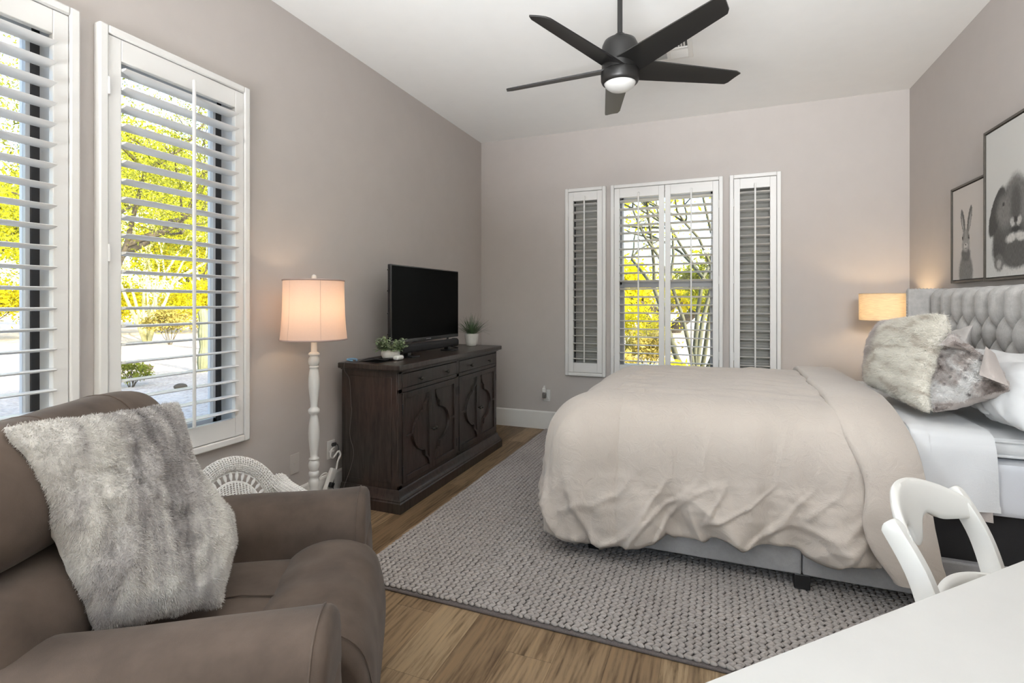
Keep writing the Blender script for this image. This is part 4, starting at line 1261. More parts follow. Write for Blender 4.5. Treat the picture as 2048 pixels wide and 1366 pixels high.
def turned_edge():
    path = spline([(4.265, .46), (4.275, .62), (4.20, .80), (4.02, .862), (3.5, .868), (3.0, .868), (2.80, .858), (2.62, .80), (2.50, .69), (2.452, .52), (2.446, .36), (2.456, .24), (2.47, .165)], 12, False)
    zk = [0, .17, .28, .42, .60, .73, .86, 1.2]; xf_ = [.665, .655, .61, .565, .545, .53, .495, .495]; xr_ = [.87, .85, .815, .79, .768, .752, .725, .725]
    P = []; n = len(path)
    for i, (y, z) in enumerate(path):
        a = path[max(i - 1, 0)]; b = path[min(i + 1, n - 1)]; t = np.array(b) - np.array(a); t /= np.linalg.norm(t) + 1e-9
        nn = np.array((t[1], -t[0])) * -1.0      # outward from the bed
        if y > 3.6 and i < 25: pass
        d = max(0, .86 - z) / .7
        far = y > 3.4
        x0 = np.interp(z, zk, xf_); x1 = np.interp(z, zk, xr_)
        if far: x0, x1 = .50 + .02 * (y - 3.4), .725
        else: x0 += .02 * math.sin(z * 14)
        T = .045 + .012 * nz(y * 3, z * 3, 0, 1.5); row = []
        for k in range(44):
            u = k / 43
            if u < .16:      # rolled fold
                an = pi * (.5 - u / .16); cxx = x0 + T * .55; ox = -T * .55 * math.cos(an * .999); on = T * .5 + T * .5 * -math.sin(an); px_ = cxx + ox; off = on
                px_ = cxx - T * .55 * math.cos(pi / 2 - u / .16 * pi) ; off = T * .5 - T * .5 * math.cos(u / .16 * pi)
            elif u < .94:
                q = (u - .16) / .78; px_ = x0 + T * .55 + (x1 - x0 - T * .55) * q
                off = T * (1 - .45 * q ** 2) + .012 * math.sin(q * pi)
                w = (.010 + .020 * min(1, d)) * nz(px_ * 14, (y + z) * 2.2, 2.0, 1.0) + .006 * nz(px_ * 30, (y + z) * 6, 5.0, 1.0)
                rg = 1 - abs(nz(px_ * 9 + 2, (y * .5 + z) * 2.0, 6.0, 1.0)); w += .014 * max(0, rg - .75) * 4 * min(1, d + .15)
                off += w * math.sin(min(1, q * 4, (1 - q) * 4) * pi / 2)
            else:
                q = (u - .94) / .06; px_ = x1 + .006 * math.sin(q * pi); off = T * .55 * (1 - q)
            row.append((px_, y + nn[0] * off, z + nn[1] * off))
        P.append(row)
    return np.array(P)


G = turned_edge()
if G[60, 20, 2] < G[60, 0, 2]:
    pass
MB().grid(G, cv=True).build('turned_down_edge', M['duvet'], DV, smooth=180)


def draped(x0, x1, zend, off, seed, n=40, fold=.0, yb=3.35):
    path = spline([(yb, .776), (3.0, .776), (2.72, .775), (2.625, .765), (2.588, .72), (2.580, .64), (2.578, .56), (2.576, zend)], 8, False)
    P = []
    for i, (y, z) in enumerate(path):
        d = max(0, .76 - z) / .3; row = []
        for k in range(n):
            q = k / (n - 1); x = x0 + (x1 - x0) * q + .015 * d * (q - .2)
            w = .006 * d * math.sin(x * 38 + seed + 2 * d) + .005 * nz(x * 7 + seed, (y + z) * 4, 0, 1.0) * (.3 + d)
            row.append((x, y - (off + w) * (1 if z < .765 else .3), z + (off + abs(w) if z > .74 else 0) ))
        P.append(row)
    return np.array(P)


SH_ = thing('top_sheet', 'white top sheet turned down beside the duvet, hanging over the near side', 'sheet', (.93, 2.7, .47))
MB().grid(draped(.70, 1.03, .475, .008, 1.0)).build('sheet_drop', M['sheet'], SH_, smooth=180)
MB().grid(draped(.755, .815, .52, .0125, 1.0, 8)).build('hem_fold', M['sheet'], SH_, smooth=180)
hb_ = draped(.715, 1.032, .472, .0115, 1.0)[-9:]
MB().grid(hb_[5:]).build('bottom_hem', M['sheet'], SH_, smooth=180)
tag(MB().grid(draped(.86, 1.005, .432, .003, 4.0, 20)[-4:]).build('blanket', M['suede_back'], smooth=180), 'taupe blanket edge peeking out below the hanging white sheet', 'blanket')

# ------------------------------------------------------------------ bed pillows
pillow('oatmeal_pillow', 'oatmeal cotton pillow against the headboard behind the cream fur pillow', (1.30, 3.92, 1.10), (1.255, 3.38, 1.185), (1.13, 3.32, .83), (1.10, 3.90, .82), .075, M['greige_pillow'], wr=.014, seed=11, bow=.10, edge=.010)
pillow('oatmeal_pillow', 'wide oatmeal pillow lying behind the spotted fur pillow', (1.22, 3.52, 1.075), (1.26, 2.82, 1.075), (1.06, 2.72, .83), (1.05, 3.40, .83), .085, M['white_pillow'], wr=.016, seed=21, bow=.05, edge=.012)
pillow('white_pillow', 'plain white pillow beside the turned suede corner of the spotted fur pillow', (1.24, 3.00, 1.03), (1.20, 2.56, 1.06), (1.10, 2.50, .80), (1.10, 2.84, .80), .10, M['sheet'], wr=.006, seed=31, bow=.02, edge=.01)
pillow('cream_fur_pillow', 'large square cream faux fur pillow standing in front of the others', (.905, 3.560, 1.175), (1.005, 2.975, 1.245), (.845, 2.690, .835), (.775, 3.330, .86), .10, M['fur_cream'], n=40, bow=.02, wr=.012, wscale=4, seed=41, power=.46, edge=.012,
       fur=dict(n=50000, len=.016, w=.0007, lean=(.0, -.7, 0), spread=.4, curl=.5, back=True))


def crumple(u, v, sg, e):
    # far upper corner folded forward, showing the plain back
    k = max(0, (u + v) - .75)
    return Vector((e.x - .05 * k * k, e.y - .07 * k * k, e.z + .10 * k * (1 if k > 0 else 0)))


SPP = pillow('spotted_fur_pillow', 'crumpled brown spotted faux fur pillow with a plain suede back', (1.092, 3.285, 1.119), (1.096, 2.754, 1.135), (1.075, 2.590, .961), (.866, 2.675, .832), .095, M['fur_spot'], n=40, bow=.05, wr=.015, wscale=4.0, seed=52, power=.5, edge=.010,
       back=M['suede_back'], drop=crumple, fur=dict(n=34000, len=.012, w=.0007, lean=(-.1, -.5, 0), spread=.5, curl=.5))
fa, fb, fc_, fd = (np.array(p) for p in ((1.042, 2.692, 1.119), (.978, 2.582, 1.012), (1.050, 2.534, .978), (1.066, 2.676, 1.091)))
FLP = np.array([[fa * (1 - u) * (1 - v) + fd * u * (1 - v) + fb * (1 - u) * v + fc_ * u * v + np.array((-.6, -.7, .2)) * .035 * math.sin(u * pi) * math.sin(v * pi * .9 + .15) for v in np.linspace(0, 1, 14)] for u in np.linspace(0, 1, 14)])
MB().grid(FLP).build('turned_corner', M['suede_back'], SPP, smooth=180)

# ------------------------------------------------------------------ bedside lamp and nightstand
NS = thing('nightstand', 'nightstand under the glowing drum lamp beyond the bed', 'nightstand', (1.20, 4.63, 0))
MB().box(.98, 1.43, 4.38, 4.90, .08, .60).build('carcass', M['white_wood'], NS, bevel=.004)
MB().box(.96, 1.44, 4.36, 4.92, .60, .625).build('top', M['white_wood'], NS, bevel=.005)
for z0 in (.12, .35):
    d = MB().box(.968, .98, 4.41, 4.87, z0, z0 + .21).build('drawer', M['white_wood'], NS, bevel=.003); MB().rbox((.957, 4.64, z0 + .105), (.022, .022, .022), .0105, 3).build('knob', M['bronze'], d)
for x, y in ((1.01, 4.41), (1.40, 4.41), (1.01, 4.87), (1.40, 4.87)): MB().box(x - .02, x + .02, y - .02, y + .02, 0, .08).build('leg', M['white_wood'], NS)
LB = thing('bedside_lamp', 'table lamp with a glowing linen drum shade beyond the bed', 'table lamp', (1.225, 4.63, .625)); BX_ = WM[LB.name]
MB().lathe([(.001, 0), (.075, 0), (.078, .012), (.05, .03), (.07, .10), (.095, .19), (.09, .28), (.05, .36), (.022, .41), (.012, .43), (.012, .50)], 36).build('base', M['ceramic'], LB, xf=BX_, smooth=60)
MB().lathe([(.195, .540), (.195, .742)], 56, cap=False).build('lamp_shade', M['shade_linen'], LB, xf=BX_, smooth=180)
for z in (.541, .741): MB().tube([(.1955 * math.cos(a), .1955 * math.sin(a), z) for a in np.linspace(0, 2 * pi, 57)[:-1]], .0022, 6, closed=True).build('shade_rim', M['shade_linen'], LB, xf=BX_)
bulb('bedside_lamp_bulb', LB, BX_, .625, .03, (1, .72, .42), 25)
light('bedside_lamp_light', 'POINT', (1.225, 4.63, 1.255), 4.4, (1.0, .74, .45), .035)

# ------------------------------------------------------------------ framed rabbit prints


def print_mat(name, paper, ells):
    m, t, b = newmat(name); b.inputs['Roughness'].default_value = .7; b.inputs['Specular IOR Level'].default_value = .2
    tc = nd(t, 'ShaderNodeTexCoord'); co = tc.outputs['Object']
    nn = nd(t, 'ShaderNodeTexNoise'); nn.inputs['Scale'].default_value = 70; nn.inputs['Detail'].default_value = 4; L(t, co, nn.inputs['Vector'])
    sb = nd(t, 'ShaderNodeVectorMath', operation='SUBTRACT'); sb.inputs[1].default_value = (.5, .5, .5); L(t, nn.outputs['Color'], sb.inputs[0])
    sc = nd(t, 'ShaderNodeVectorMath', operation='SCALE'); sc.inputs['Scale'].default_value = .022; L(t, sb.outputs[0], sc.inputs[0])
    ad = nd(t, 'ShaderNodeVectorMath', operation='ADD'); L(t, co, ad.inputs[0]); L(t, sc.outputs[0], ad.inputs[1])
    fm_ = nd(t, 'ShaderNodeMapping'); fm_.inputs['Scale'].default_value = (190, 45, 1); L(t, co, fm_.inputs['Vector'])
    fn = noisetex(t, fm_.outputs[0], 1, 4, .6)
    cur = nd(t, 'ShaderNodeRGB'); cur.outputs[0].default_value = c4(paper); out = cur.outputs[0]
    for (x, y, rx, ry, rot, soft, col) in ells:
        mp = nd(t, 'ShaderNodeMapping', vector_type='TEXTURE'); mp.inputs['Location'].default_value = (x, y, 0); mp.inputs['Rotation'].default_value = (0, 0, math.radians(rot)); mp.inputs['Scale'].default_value = (rx, ry, 1)
        L(t, ad.outputs[0], mp.inputs['Vector'])
        sx = nd(t, 'ShaderNodeVectorMath', operation='MULTIPLY'); sx.inputs[1].default_value = (1, 1, 0); L(t, mp.outputs[0], sx.inputs[0])
        ln = nd(t, 'ShaderNodeVectorMath', operation='LENGTH'); L(t, sx.outputs[0], ln.inputs[0])
        mr = nd(t, 'ShaderNodeMapRange', interpolation_type='SMOOTHSTEP'); L(t, ln.outputs['Value'], mr.inputs[0])
        mr.inputs[1].default_value = 1 - soft; mr.inputs[2].default_value = 1 + soft * .4; mr.inputs[3].default_value = 1; mr.inputs[4].default_value = 0
        hr = ramp(t, fn, [(.3, tuple(c * .72 for c in col)), (.7, tuple(min(1, c * 1.25) for c in col))])
        mx = nd(t, 'ShaderNodeMix', data_type='RGBA'); L(t, mr.outputs[0], mx.inputs[0]); L(t, out, mx.inputs[6]); L(t, hr, mx.inputs[7]); out = mx.outputs[2]
    L(t, out, b.inputs['Base Color']); return m


def g(v): return (v, v * .97, v * .93)


hare = [(x * 1.2, y, rx * 1.2, ry, r_, so, c_) for (x, y, rx, ry, r_, so, c_) in [(-.020, -.245, .082, .13, 0, .22, g(.22)), (-.020, -.13, .055, .05, 0, .3, g(.16)), (-.052, .075, .020, .082, 14, .12, g(.15)), (-.055, .06, .009, .06, 14, .5, g(.38)),
        (.022, .078, .021, .086, -17, .12, g(.15)), (.026, .065, .010, .064, -17, .5, g(.36)), (-.020, -.035, .042, .062, 0, .25, g(.24)), (-.020, -.075, .048, .045, 0, .3, g(.34)),
        (-.020, -.02, .018, .05, 0, .7, g(.34)), (-.056, -.03, .007, .013, 0, .3, g(.05)), (.015, -.03, .007, .013, 0, .3, g(.05)), (-.020, -.082, .024, .022, 0, .5, g(.58)), (-.020, -.074, .007, .006, 0, .4, g(.10)), (-.020, -.096, .012, .004, 0, .5, g(.16))]]
lop = [(0, -.345, .28, .06, 0, .8, (.60, .59, .57)), (0, -.17, .235, .20, 0, .10, g(.12)), (-.17, -.25, .075, .10, 0, .4, g(.10)), (0, -.05, .175, .155, 0, .25, g(.13)), (-.190, -.05, .062, .150, -30, .12, g(.085)), (.190, -.05, .062, .150, 30, .12, g(.085)),
       (0, .03, .085, .10, 0, .45, g(.20)), (-.11, -.06, .09, .10, 20, .5, g(.21)), (.11, -.06, .09, .10, -20, .5, g(.21)), (0, -.03, .06, .12, 0, .6, g(.11)), (-.12, -.02, .014, .012, 0, .6, g(.06)), (.12, -.02, .014, .012, 0, .6, g(.06)),
       (-.032, -.125, .022, .030, 35, .5, g(.50)), (.032, -.125, .022, .030, -35, .5, g(.50)), (0, -.115, .016, .018, 0, .4, g(.06)), (0, -.165, .06, .018, 0, .6, g(.06)), (-.045, -.205, .055, .026, 8, .5, g(.58)), (.045, -.205, .055, .026, -8, .5, g(.58)),
       (-.165, -.325, .055, .050, 0, .3, g(.17)), (-.165, -.335, .030, .030, 0, .6, g(.42)), (.165, -.325, .055, .050, 0, .3, g(.17)), (.165, -.335, .030, .030, 0, .6, g(.42))]
for (y0, y1, z0, z1, dp, ells, paper, lab) in ((3.695, 4.145, 1.424, 2.032, .034, hare, (.56, .525, .495), 'smaller framed print of an upright long-eared hare'), (3.035, 3.683, 1.420, 2.258, .044, lop, (.60, .60, .58), 'larger framed print of a grey lop-eared rabbit above the headboard')):
    cy_, cz_ = (y0 + y1) / 2, (z0 + z1) / 2
    t = thing('framed_print', lab, 'picture', (XR - .001, cy_, z0)); m = frame((XR - .001, cy_, cz_), (0, -1, 0), (0, 0, 1))
    t.rotation_euler = m.to_euler(); t.location = m.translation; WM[t.name] = m.copy()
    w, h, f = (y1 - y0) / 2, (z1 - z0) / 2, .013
    mb = MB(); mb.box(-w, -w + f, -h, h, 0, dp); mb.box(w - f, w, -h, h, 0, dp); mb.box(-w + f, w - f, -h, -h + f, 0, dp); mb.box(-w + f, w - f, h - f, h, 0, dp)
    mb.build('frame', M['art_frame'], t, xf=m, bevel=.0015)
    MB().box(-w + f, w - f, -h + f, h - f, 0, dp - .022).build('backing_board', M['black'], t, xf=m, smooth=0)
    gp = .006
    MB().box(-w + f + gp, w - f - gp, -h + f + gp, h - f - gp, dp - .022, dp - .006).build('canvas', print_mat('rabbit_print', paper, ells), t, xf=m, smooth=0)

# ------------------------------------------------------------------ ceiling fan and vent
CF = thing('ceiling_fan', 'black five-blade ceiling fan with an unlit frosted light on a downrod', 'ceiling fan', (-.462, 2.694, 2.41)); CX_ = Matrix.Translation((-.462, 2.694, 0))
MB().lathe([(.001, ZC), (.07, ZC), (.075, ZC - .02), (.06, ZC - .06), (.03, ZC - .085), (.001, ZC - .085)][::-1], 36, cap=False).build('canopy', M['fan'], CF, xf=CX_)
MB().lathe([(.0135, 2.69), (.0135, ZC - .07)], 18).build('downrod', M['fan'], CF, xf=CX_)
MB().lathe([(.001, 2.507), (.093, 2.507), (.094, 2.515), (.094, 2.622), (.092, 2.64), (.082, 2.662), (.060, 2.676), (.040, 2.681), (.030, 2.684), (.028, 2.698), (.020, 2.704), (.001, 2.704)], 44, cap=False).build('motor_housing', M['fan'], CF, xf=CX_, smooth=50)
MB().lathe([(.001, 2.503), (.098, 2.503), (.099, 2.495), (.098, 2.462), (.092, 2.448), (.083, 2.442), (.083, 2.450), (.001, 2.450)][::-1], 44, cap=False).build('light_ring', M['fan'], CF, xf=CX_, smooth=50)
MB().lathe([(.001, 2.405), (.03, 2.407), (.055, 2.415), (.074, 2.430), (.0825, 2.447)], 40, cap=False).build('light_diffuser', M['frosted'], CF, xf=CX_, smooth=180)
for k in range(5):
    a = 4.3302 + 2 * pi * k / 5; f = CX_ @ Matrix.Translation((0, 0, 2.530)) @ Matrix.Rotation(a, 4, 'Z') @ Matrix.Rotation(math.radians(-17), 4, 'X')
    n = 22; out = []
    rs = np.linspace(.05, .675, n)
    P = []
    for i, r in enumerate(rs):
        q = (r - .05) / .625; wl = .074 - .026 * q; wr_ = -.074 + .026 * q
        e = max(0, (q - .965) / .035); wl -= .012 * e ** 2; wr_ += .012 * e ** 2
        row = []
        tz = .0035
        camb = lambda y: -.006 * (y / .07) ** 2
        ys = np.linspace(wr_, wl, 9)
        rr_ = [r - (.03 * (q > .9) * (q - .9) / .1) * (y - wr_) / (wl - wr_) for y in ys]
        row = [(rr_[j], ys[j], camb(ys[j]) + tz) for j in range(9)] + [(rr_[j], ys[j], camb(ys[j]) - tz) for j in range(8, -1, -1)]
        P.append(row)
    mb = MB(); mb.grid(np.array(P), cv=True); mb.f += [tuple(range(18))[::-1], tuple((n - 1) * 18 + i for i in range(18))]
    mb.build('blade', M['fan'], CF, xf=f, smooth=40)
CV = thing('ceiling_vent', 'white square air vent in the ceiling behind the fan', 'vent', (-.295, 3.625, ZC))
vx0, vx1, vy0, vy1 = -.45, -.14, 3.47, 3.78
mb = MB(); zf0, zf1 = ZC - .012, ZC
mb.box(vx0, vx0 + .03, vy0, vy1, zf0, zf1); mb.box(vx1 - .03, vx1, vy0, vy1, zf0, zf1); mb.box(vx0 + .03, vx1 - .03, vy0, vy0 + .03, zf0, zf1); mb.box(vx0 + .03, vx1 - .03, vy1 - .03, vy1, zf0, zf1)
mb.box(vx0 + .14, vx0 + .165, vy0 + .03, vy1 - .03, zf0, zf1); mb.box(vx0 + .03, vx1 - .03, vy0 + .14, vy0 + .165, zf0, zf1)
mb.build('frame', M['trim'], CV, bevel=.002)
MB().box(vx0 + .02, vx1 - .02, vy0 + .02, vy1 - .02, ZC - .003, ZC - .0005).build('duct_shade_sheet', M['frame_dark'], CV, smooth=0)  # solid dark sheet, its colour stands in for the shade inside the duct
sl = MB()
for k in range(6):
    x = vx0 + .045 + .018 * k; sl.obox(Matrix.Translation((x, (vy0 + vy1) / 2 - .08, ZC - .008)) @ Matrix.Rotation(.7, 4, 'Y'), .012, .11, .0015)
    sl.obox(Matrix.Translation((x + .125, (vy0 + vy1) / 2 - .08, ZC - .008)) @ Matrix.Rotation(-.7, 4, 'Y'), .012, .11, .0015)
    y = vy0 + .18 + .018 * k; sl.obox(Matrix.Translation((vx0 + .085, y, ZC - .008)) @ Matrix.Rotation(.9, 4, 'X'), .11, .016, .0015); sl.obox(Matrix.Translation((vx1 - .09, y, ZC - .008)) @ Matrix.Rotation(-.4, 4, 'X'), .12, .019, .0015)
sl.build('slats', M['trim'], CV, smooth=0)

# ------------------------------------------------------------------ white table and chair
TA = (Vector((.707107, .707107, 0)), Vector((.707107, -.707107, 0)))
T0 = Vector((.15, .95, 0))                     # a point under the far-left edge
TB_ = thing('table', 'white painted table with the white chair tucked up to it', 'table', T0 + TA[1] * .32)
tm = frame(T0, TA[0], -TA[1])                   # local x along the edge, local y away from the table, z up
tp = MB(); prof = [(-.66, .730), (-.006, .730), (-.003, .732), (-.003, .738), (.0, .741), (.0, .751), (-.002, .7545), (-.006, .756), (-.66, .756)]
P = np.array([[(x, y, z) for y, z in prof] for x in (-.62, 1.02)]); tp.grid(P, cv=True); tp.f += [tuple(range(9)), tuple(17 - i for i in range(9))]
tp.build('top', M['cream'], TB_, xf=tm, smooth=30)
ap_ = MB(); ap_.box(-.55, .95, -.075, -.055, .64, .73); ap_.box(-.55, .95, -.60, -.58, .64, .73); ap_.box(-.55, -.53, -.58, -.075, .64, .73); ap_.box(.93, .95, -.58, -.075, .64, .73)
ap_.build('apron', M['cream'], TB_, xf=tm, bevel=.003)
for x in (-.53, .93):
    for y in (-.085, -.57): MB().obox(Matrix.Translation((x, y, .365)), .055, .055, .73).build('leg', M['cream'], TB_, xf=tm, bevel=.004)
tag(MB().tube([tm @ Vector((.37, -.215, .7566)), tm @ Vector((.385, -.222, .7568)), tm @ Vector((.40, -.232, .7566))], .0007, 5).build('hair_thread', M['cord_black']), 'tiny dark thread lying on the white table top', 'thread')

CC = Vector((.685, 1.392, 0)); CA = math.atan2(-.577, .816)
CH = thing('dining_chair', 'white painted wooden chair with a curved open back tucked up to the white table', 'chair', CC, CA); HX = WM[CH.name]
for sy in (-1, 1):
    side = spline([(-.165, .0), (-.155, .25), (-.152, .45), (-.165, .58), (-.198, .70), (-.245, .785), (-.262, .805)], 6, False)
    P = []; n = len(side)
    for i, (x, z) in enumerate(side):
        a = side[max(i - 1, 0)]; b = side[min(i + 1, n - 1)]; t = np.array(b) - np.array(a); t /= np.linalg.norm(t); nn = np.array((-t[1], t[0]))
        wd = (.021 + .004 * math.sin(min(1, z / .8) * pi)) if z > .4 else .014 + .008 * z / .4
        e = max(0, (i - n + 6) / 5); wd *= math.sqrt(max(.02, 1 - e * e * .95)); y = sy * (.188 + .006 * (z - .45)); ty = .0145 * (1 - .35 * e)
        ring = []
        for q in range(12):
            an = 2 * pi * q / 12; cxx = math.copysign(abs(math.cos(an)) ** .35, math.cos(an)); sxx = math.copysign(abs(math.sin(an)) ** .35, math.sin(an))
            ring.append((x + nn[0] * wd * cxx, y + ty * sxx, z + nn[1] * wd * cxx))
        P.append(ring)
    mb = MB(); mb.grid(np.array(P), cv=True); mb.f += [tuple(range(12)), tuple((n - 1) * 12 + i for i in range(12))[::-1]]
    mb.build('back_post', M['white_wood'], CH, xf=HX, smooth=50)
P = []
for s in np.linspace(-1, 1, 61):
    y = .186 * s; a = abs(s); xb = -.222 - .060 * (1 - s * s)
    zt = .792 + .060 * (1 - a ** 2.2)
    zl = .742 + .022 * math.exp(-((a - .34) / .17) ** 2) - .042 * math.exp(-(s / .15) ** 4)
    lean = .22; ring = []
    for q in range(14):
        an = 2 * pi * q / 14; cq = math.copysign(abs(math.cos(an)) ** .5, math.cos(an)); sq = math.copysign(abs(math.sin(an)) ** .5, math.sin(an))
        z = (zt + zl) / 2 + (zt - zl) / 2 * sq; ring.append((xb + .012 * cq - lean * (z - .76), y, z))
    P.append(ring)
mb = MB(); mb.grid(np.array(P), cv=True); mb.f += [tuple(range(14)), tuple(60 * 14 + i for i in range(14))[::-1]]
mb.build('crest_rail', M['white_wood'], CH, xf=HX, smooth=50)
P = []
for s in np.linspace(-1, 1, 31):
    y = .186 * s; xb = -.160 - .040 * (1 - s * s); zt = .618 + .026 * (1 - s * s); zl = .555; ring = []
    for q in range(12):
        an = 2 * pi * q / 12; cq = math.copysign(abs(math.cos(an)) ** .5, math.cos(an)); sq = math.copysign(abs(math.sin(an)) ** .5, math.sin(an)); z = (zt + zl) / 2 + (zt - zl) / 2 * sq
        ring.append((xb + .010 * cq - .15 * (z - .58), y, z))
    P.append(ring)
mb = MB(); mb.grid(np.array(P), cv=True); mb.f += [tuple(range(12)), tuple(30 * 12 + i for i in range(12))[::-1]]
mb.build('lower_rail', M['white_wood'], CH, xf=HX, smooth=50)
mb = MB().rbox((.02, 0, .445), (.40, .41, .03), .014, 6); mb.build('seat', M['white_wood'], CH, xf=HX)
for sy in (-1, 1): MB().tube([(.17, sy * .17, 0), (.175, sy * .165, .2), (.17, sy * .16, .43)], [.013, .018, .021], 12).build('front_leg', M['white_wood'], CH, xf=HX)

# ------------------------------------------------------------------ outside: shaded gravel by the house, sunlit desert trees beyond
GZ = -.15
struct(MB().box(-90, 70, -60, 110, GZ - .3, GZ).build('ground', M['gravel'], smooth=0, org=(0, 0, GZ)))


def rock(x, y, r, seed, label):
    rg = random.Random(seed); P = []
    for i in range(9):
        th = pi * i / 8; P.append([(x + r * math.sin(th) * math.cos(p) * (1 + .25 * nz(th * 2 + seed, p, 0, 1)), y + r * math.sin(th) * math.sin(p), GZ + r * .45 + r * .55 * math.cos(th)) for p in np.linspace(0, 2 * pi, 13)[:-1]])
    tag(MB().grid(np.array(P), cv=True).build('desert_rock', M['bark_dark'], smooth=60), label, 'rock')


def tree(name, label, loc, h, spread, leaf, bark, n_leaf, lsize, seed, trunks=3, r0=.12, group=None, cat='tree', base=.25, droop=0.0, depth=4, flat=.8, dens=1.0):
    rg = random.Random(seed); npr = np.random.default_rng(seed)
    T = thing(name, label, cat, (loc[0], loc[1], GZ), 0, group)
    mb = MB(); tips = []

    def grow(p, d, ln, r, dep):
        pts = [p]; q = p.copy(); dd = d.copy()
        for k in range(3):
            dd = (dd + Vector((rg.gauss(0, .16), rg.gauss(0, .16), rg.gauss(.02, .10)))).normalized(); q = q + dd * ln / 3; pts.append(q.copy())
        mb.tube(pts, [r, r * .88, r * .76, r * .62], 6 if r > .02 else 4, cap=False)
        if dep <= 1: tips.append(pts[2]); 
        if dep == 0:
            tips.append(q); return
        for k in range(rg.choice((2, 2, 3))):
            a = Vector((rg.gauss(0, 1), rg.gauss(0, 1), rg.gauss(.15, .55))).normalized(); nd2 = (dd + a * .85).normalized(); nd2.z = nd2.z * flat + .06
            grow(q, nd2.normalized(), ln * rg.uniform(.62, .85), r * .62, dep - 1)
    for k in range(trunks):
        a = 2 * pi * k / trunks + rg.uniform(-.5, .5); out = rg.uniform(.25, .75) if trunks > 1 else .08
        d = Vector((math.cos(a) * out, math.sin(a) * out, 1)).normalized()
        grow(Vector((loc[0] + math.cos(a) * r0 * .8, loc[1] + math.sin(a) * r0 * .8, GZ - .05)), d, h * base, r0 * rg.uniform(.7, 1), depth)
    tp = np.array([tuple(p) for p in tips]); c0 = np.array((loc[0], loc[1], GZ))
    ext = np.abs(tp - c0).max(0); sc = np.array((spread / max(ext[0], .1), spread / max(ext[1], .1), h / max(ext[2], .1)))
    for i in range(len(mb.v)): mb.v[i] = (mb.v[i] - c0) * sc + c0
    tp = (tp - c0) * sc + c0
    mb.build('trunk', bark, T, smooth=180)
    m = n_leaf; k = npr.integers(0, len(tp), m)
    cl = spread * .13 * dens; cen = tp[k] + npr.normal(0, 1, (m, 3)) * np.array((cl, cl, cl * .7)); cen[:, 2] -= np.abs(npr.normal(0, droop, m))
    cen[:, 2] = np.maximum(cen[:, 2], GZ + .05)
    cen = cen[(cen[:, 0] < -3.2) | (cen[:, 1] > 5.9)]; m = len(cen)
    a = npr.normal(0, 1, (m, 3)); a /= np.linalg.norm(a, axis=1, keepdims=True); b = np.cross(a, npr.normal(0, 1, (m, 3))); b /= np.linalg.norm(b, axis=1, keepdims=True)
    s = lsize * npr.uniform(.5, 1.4, (m, 1)); V = np.stack([cen - a * s, cen - b * s * .38, cen + a * s, cen + b * s * .38], 1).reshape(-1, 3)
    F = np.arange(m * 4).reshape(-1, 4)
    np_mesh('foliage', V, F, leaf, T, smooth=False)
    return T


# seen through the left shutters
tree('mesquite_tree', 'spreading green mesquite with drooping leaves outside the shutters behind the recliner', (-11.2, 6.6), 6.4, 3.6, M['leaf_green'], M['bark_dark'], 40000, .032, 3, 2, .13, base=.36, droop=.75, flat=.55)
tree('palo_verde_tree', 'pale many-trunked tree standing in the sun beyond the shaded gravel', (-19.2, 12.4), 8.5, 3.4, M['leaf_yellow'], M['bark_pale'], 12000, .09, 5, 8, .13, base=.30, flat=.7)
for k, (x, y, h, sp_) in enumerate(((-30, 11.5, 7, 2.6), (-27.5, 21.3, 7, 3.0), (-34, 17, 9, 3.4), (-19, 21.5, 6, 2.6), (-38, 5.5, 8, 2.8), (-36, 27.5, 9, 3.6), (-25, 30.5, 8, 3.0))):
    tree('sunlit_tree', 'bushy yellow-green tree in the sunlit row far beyond the mesquite', (x, y), h, sp_, M['leaf_gold'] if k % 2 else M['leaf_yellow'], M['bark_dark'], 9000, .17, 20 + k, 4, .14, 'sunlit trees beyond the mesquite', base=.2, depth=3, dens=1.5)
tree('desert_shrub', 'small dark green shrub alone on the shaded gravel', (-9.3, 5.75), .42, .30, M['leaf_green'], M['bark_dark'], 1100, .028, 41, 7, .015, cat='shrub', base=.4, depth=2)
tree('desert_shrub', 'yellow shrub in a low tub shape at the edge of the sunlit gravel', (-17.4, 12.0), 1.2, .7, M['leaf_tan'], M['bark_dark'], 2500, .06, 42, 7, .02, cat='shrub', base=.4, depth=2)


def cactus(loc, h, r, label, arms=()):
    T = thing('saguaro_cactus', label, 'cactus', (loc[0], loc[1], GZ)); 
    def col(mb, pts, rr):
        P = []; n = 36
        for i, (p, q) in enumerate(zip(pts, rr)):
            P.append([(p[0] + q * math.cos(a) * (1 + .12 * math.cos(a * 12)), p[1] + q * math.sin(a) * (1 + .12 * math.cos(a * 12)), p[2]) for a in np.linspace(0, 2 * pi, n + 1)[:-1]])
        mb.grid(np.array(P), cv=True)
    mb = MB(); zs = np.linspace(0, 1, 14); col(mb, [(loc[0] + .06 * math.sin(z * 3), loc[1], GZ + h * z) for z in zs], [r * (.8 + .35 * math.sin(z * 8) ** 2) * math.sqrt(max(.01, 1 - max(0, (z - .85) / .15) ** 2)) for z in zs])
    mb.build('stem', M['cactus'], T, smooth=180)
    return T


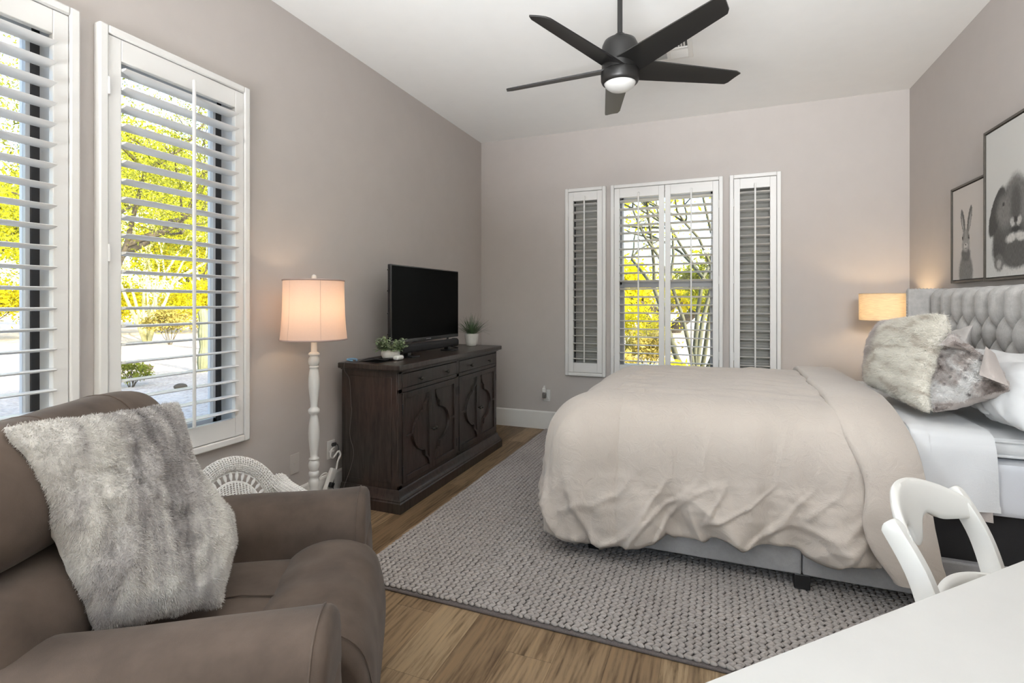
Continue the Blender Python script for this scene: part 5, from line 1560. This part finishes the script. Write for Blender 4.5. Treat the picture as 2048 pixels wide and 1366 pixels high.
cactus((-9.95, 7.55), 1.35, .10, 'knobbly cactus post on the gravel outside the window wall')
cactus((-13.6, 10.9), 1.9, .11, 'taller thin cactus standing behind the knobbly cactus')
for k, (x, y) in enumerate(((-25.0, 14.6), (-23.0, 17.4), (-24.8, 10.1), (-22.6, 24.6))):
    tree('sunlit_hedge', ('rounded golden bush behind the pale many-trunked tree', 'rounded golden bush beyond the tall thin cactus', 'rounded golden bush seen through the shutter behind the recliner', 'golden bush at the far end of the sunlit gravel')[k], (x, y), 2.3, 1.5, M['leaf_gold'], M['bark_dark'], 9000, .075, 130 + k, 9, .03, cat='bush', base=.35, depth=3, dens=1.7)
rock(-8.3, 5.9, .10, 3, 'small dark rock on the gravel in front of the small green shrub'); rock(-11.2, 7.2, .14, 4, 'dark rock on the gravel beyond the small shrub')
# seen through the back shutters
tree('palo_verde_tree', 'green-barked palo verde close outside the back wall shutter', (-.30, 9.3), 6.0, 3.2, M['leaf_yellow'], M['bark_green'], 5200, .05, 7, 6, .075, base=.34, flat=.75)
tree('palo_verde_tree', 'thin-limbed bare palo verde behind the many-limbed one outside the back wall', (-3.9, 13.0), 6.2, 2.8, M['leaf_yellow'], M['bark_green'], 1300, .05, 9, 5, .05, base=.34, flat=.75)
tree('desert_shrub', 'dense dark green shrub below the palo verde outside the back shutter', (.15, 11.5), 2.5, 1.1, M['leaf_green'], M['bark_dark'], 9000, .06, 51, 8, .03, cat='shrub', base=.35, depth=3)
for k, (x, y, h, r) in enumerate(((-2.0, 13.4, 1.3, .9), (-1.35, 11.2, .75, .5), (-.50, 7.5, .55, .40), (-1.60, 8.6, .6, .40), (-3.6, 15.5, 1.8, 1.2), (-1.05, 7.1, .45, .30))):
    tree('brittlebush', 'rounded golden brittlebush on the pale gravel outside the back shutter', (x, y), h, r, M['leaf_gold'] if k % 2 == 0 else M['leaf_tan'], M['bark_dark'], 3800, .045, 60 + k, 8, .015, 'brittlebushes outside the back shutter', 'shrub', .4, depth=2, dens=1.6)
for k, (x, y, h, sp_) in enumerate(((-2.4, 26, 2.7, 3.2), (5.5, 31, 3.0, 3.2))):
    tree('sunlit_tree', 'bushy yellow-green tree in the row far beyond the back shutter', (x, y), h, sp_, M['leaf_yellow'] if k % 2 else M['leaf_gold'], M['bark_dark'], 8000, .17, 80 + k, 4, .14, 'sunlit trees beyond the back shutter', base=.2, depth=3, dens=1.5)
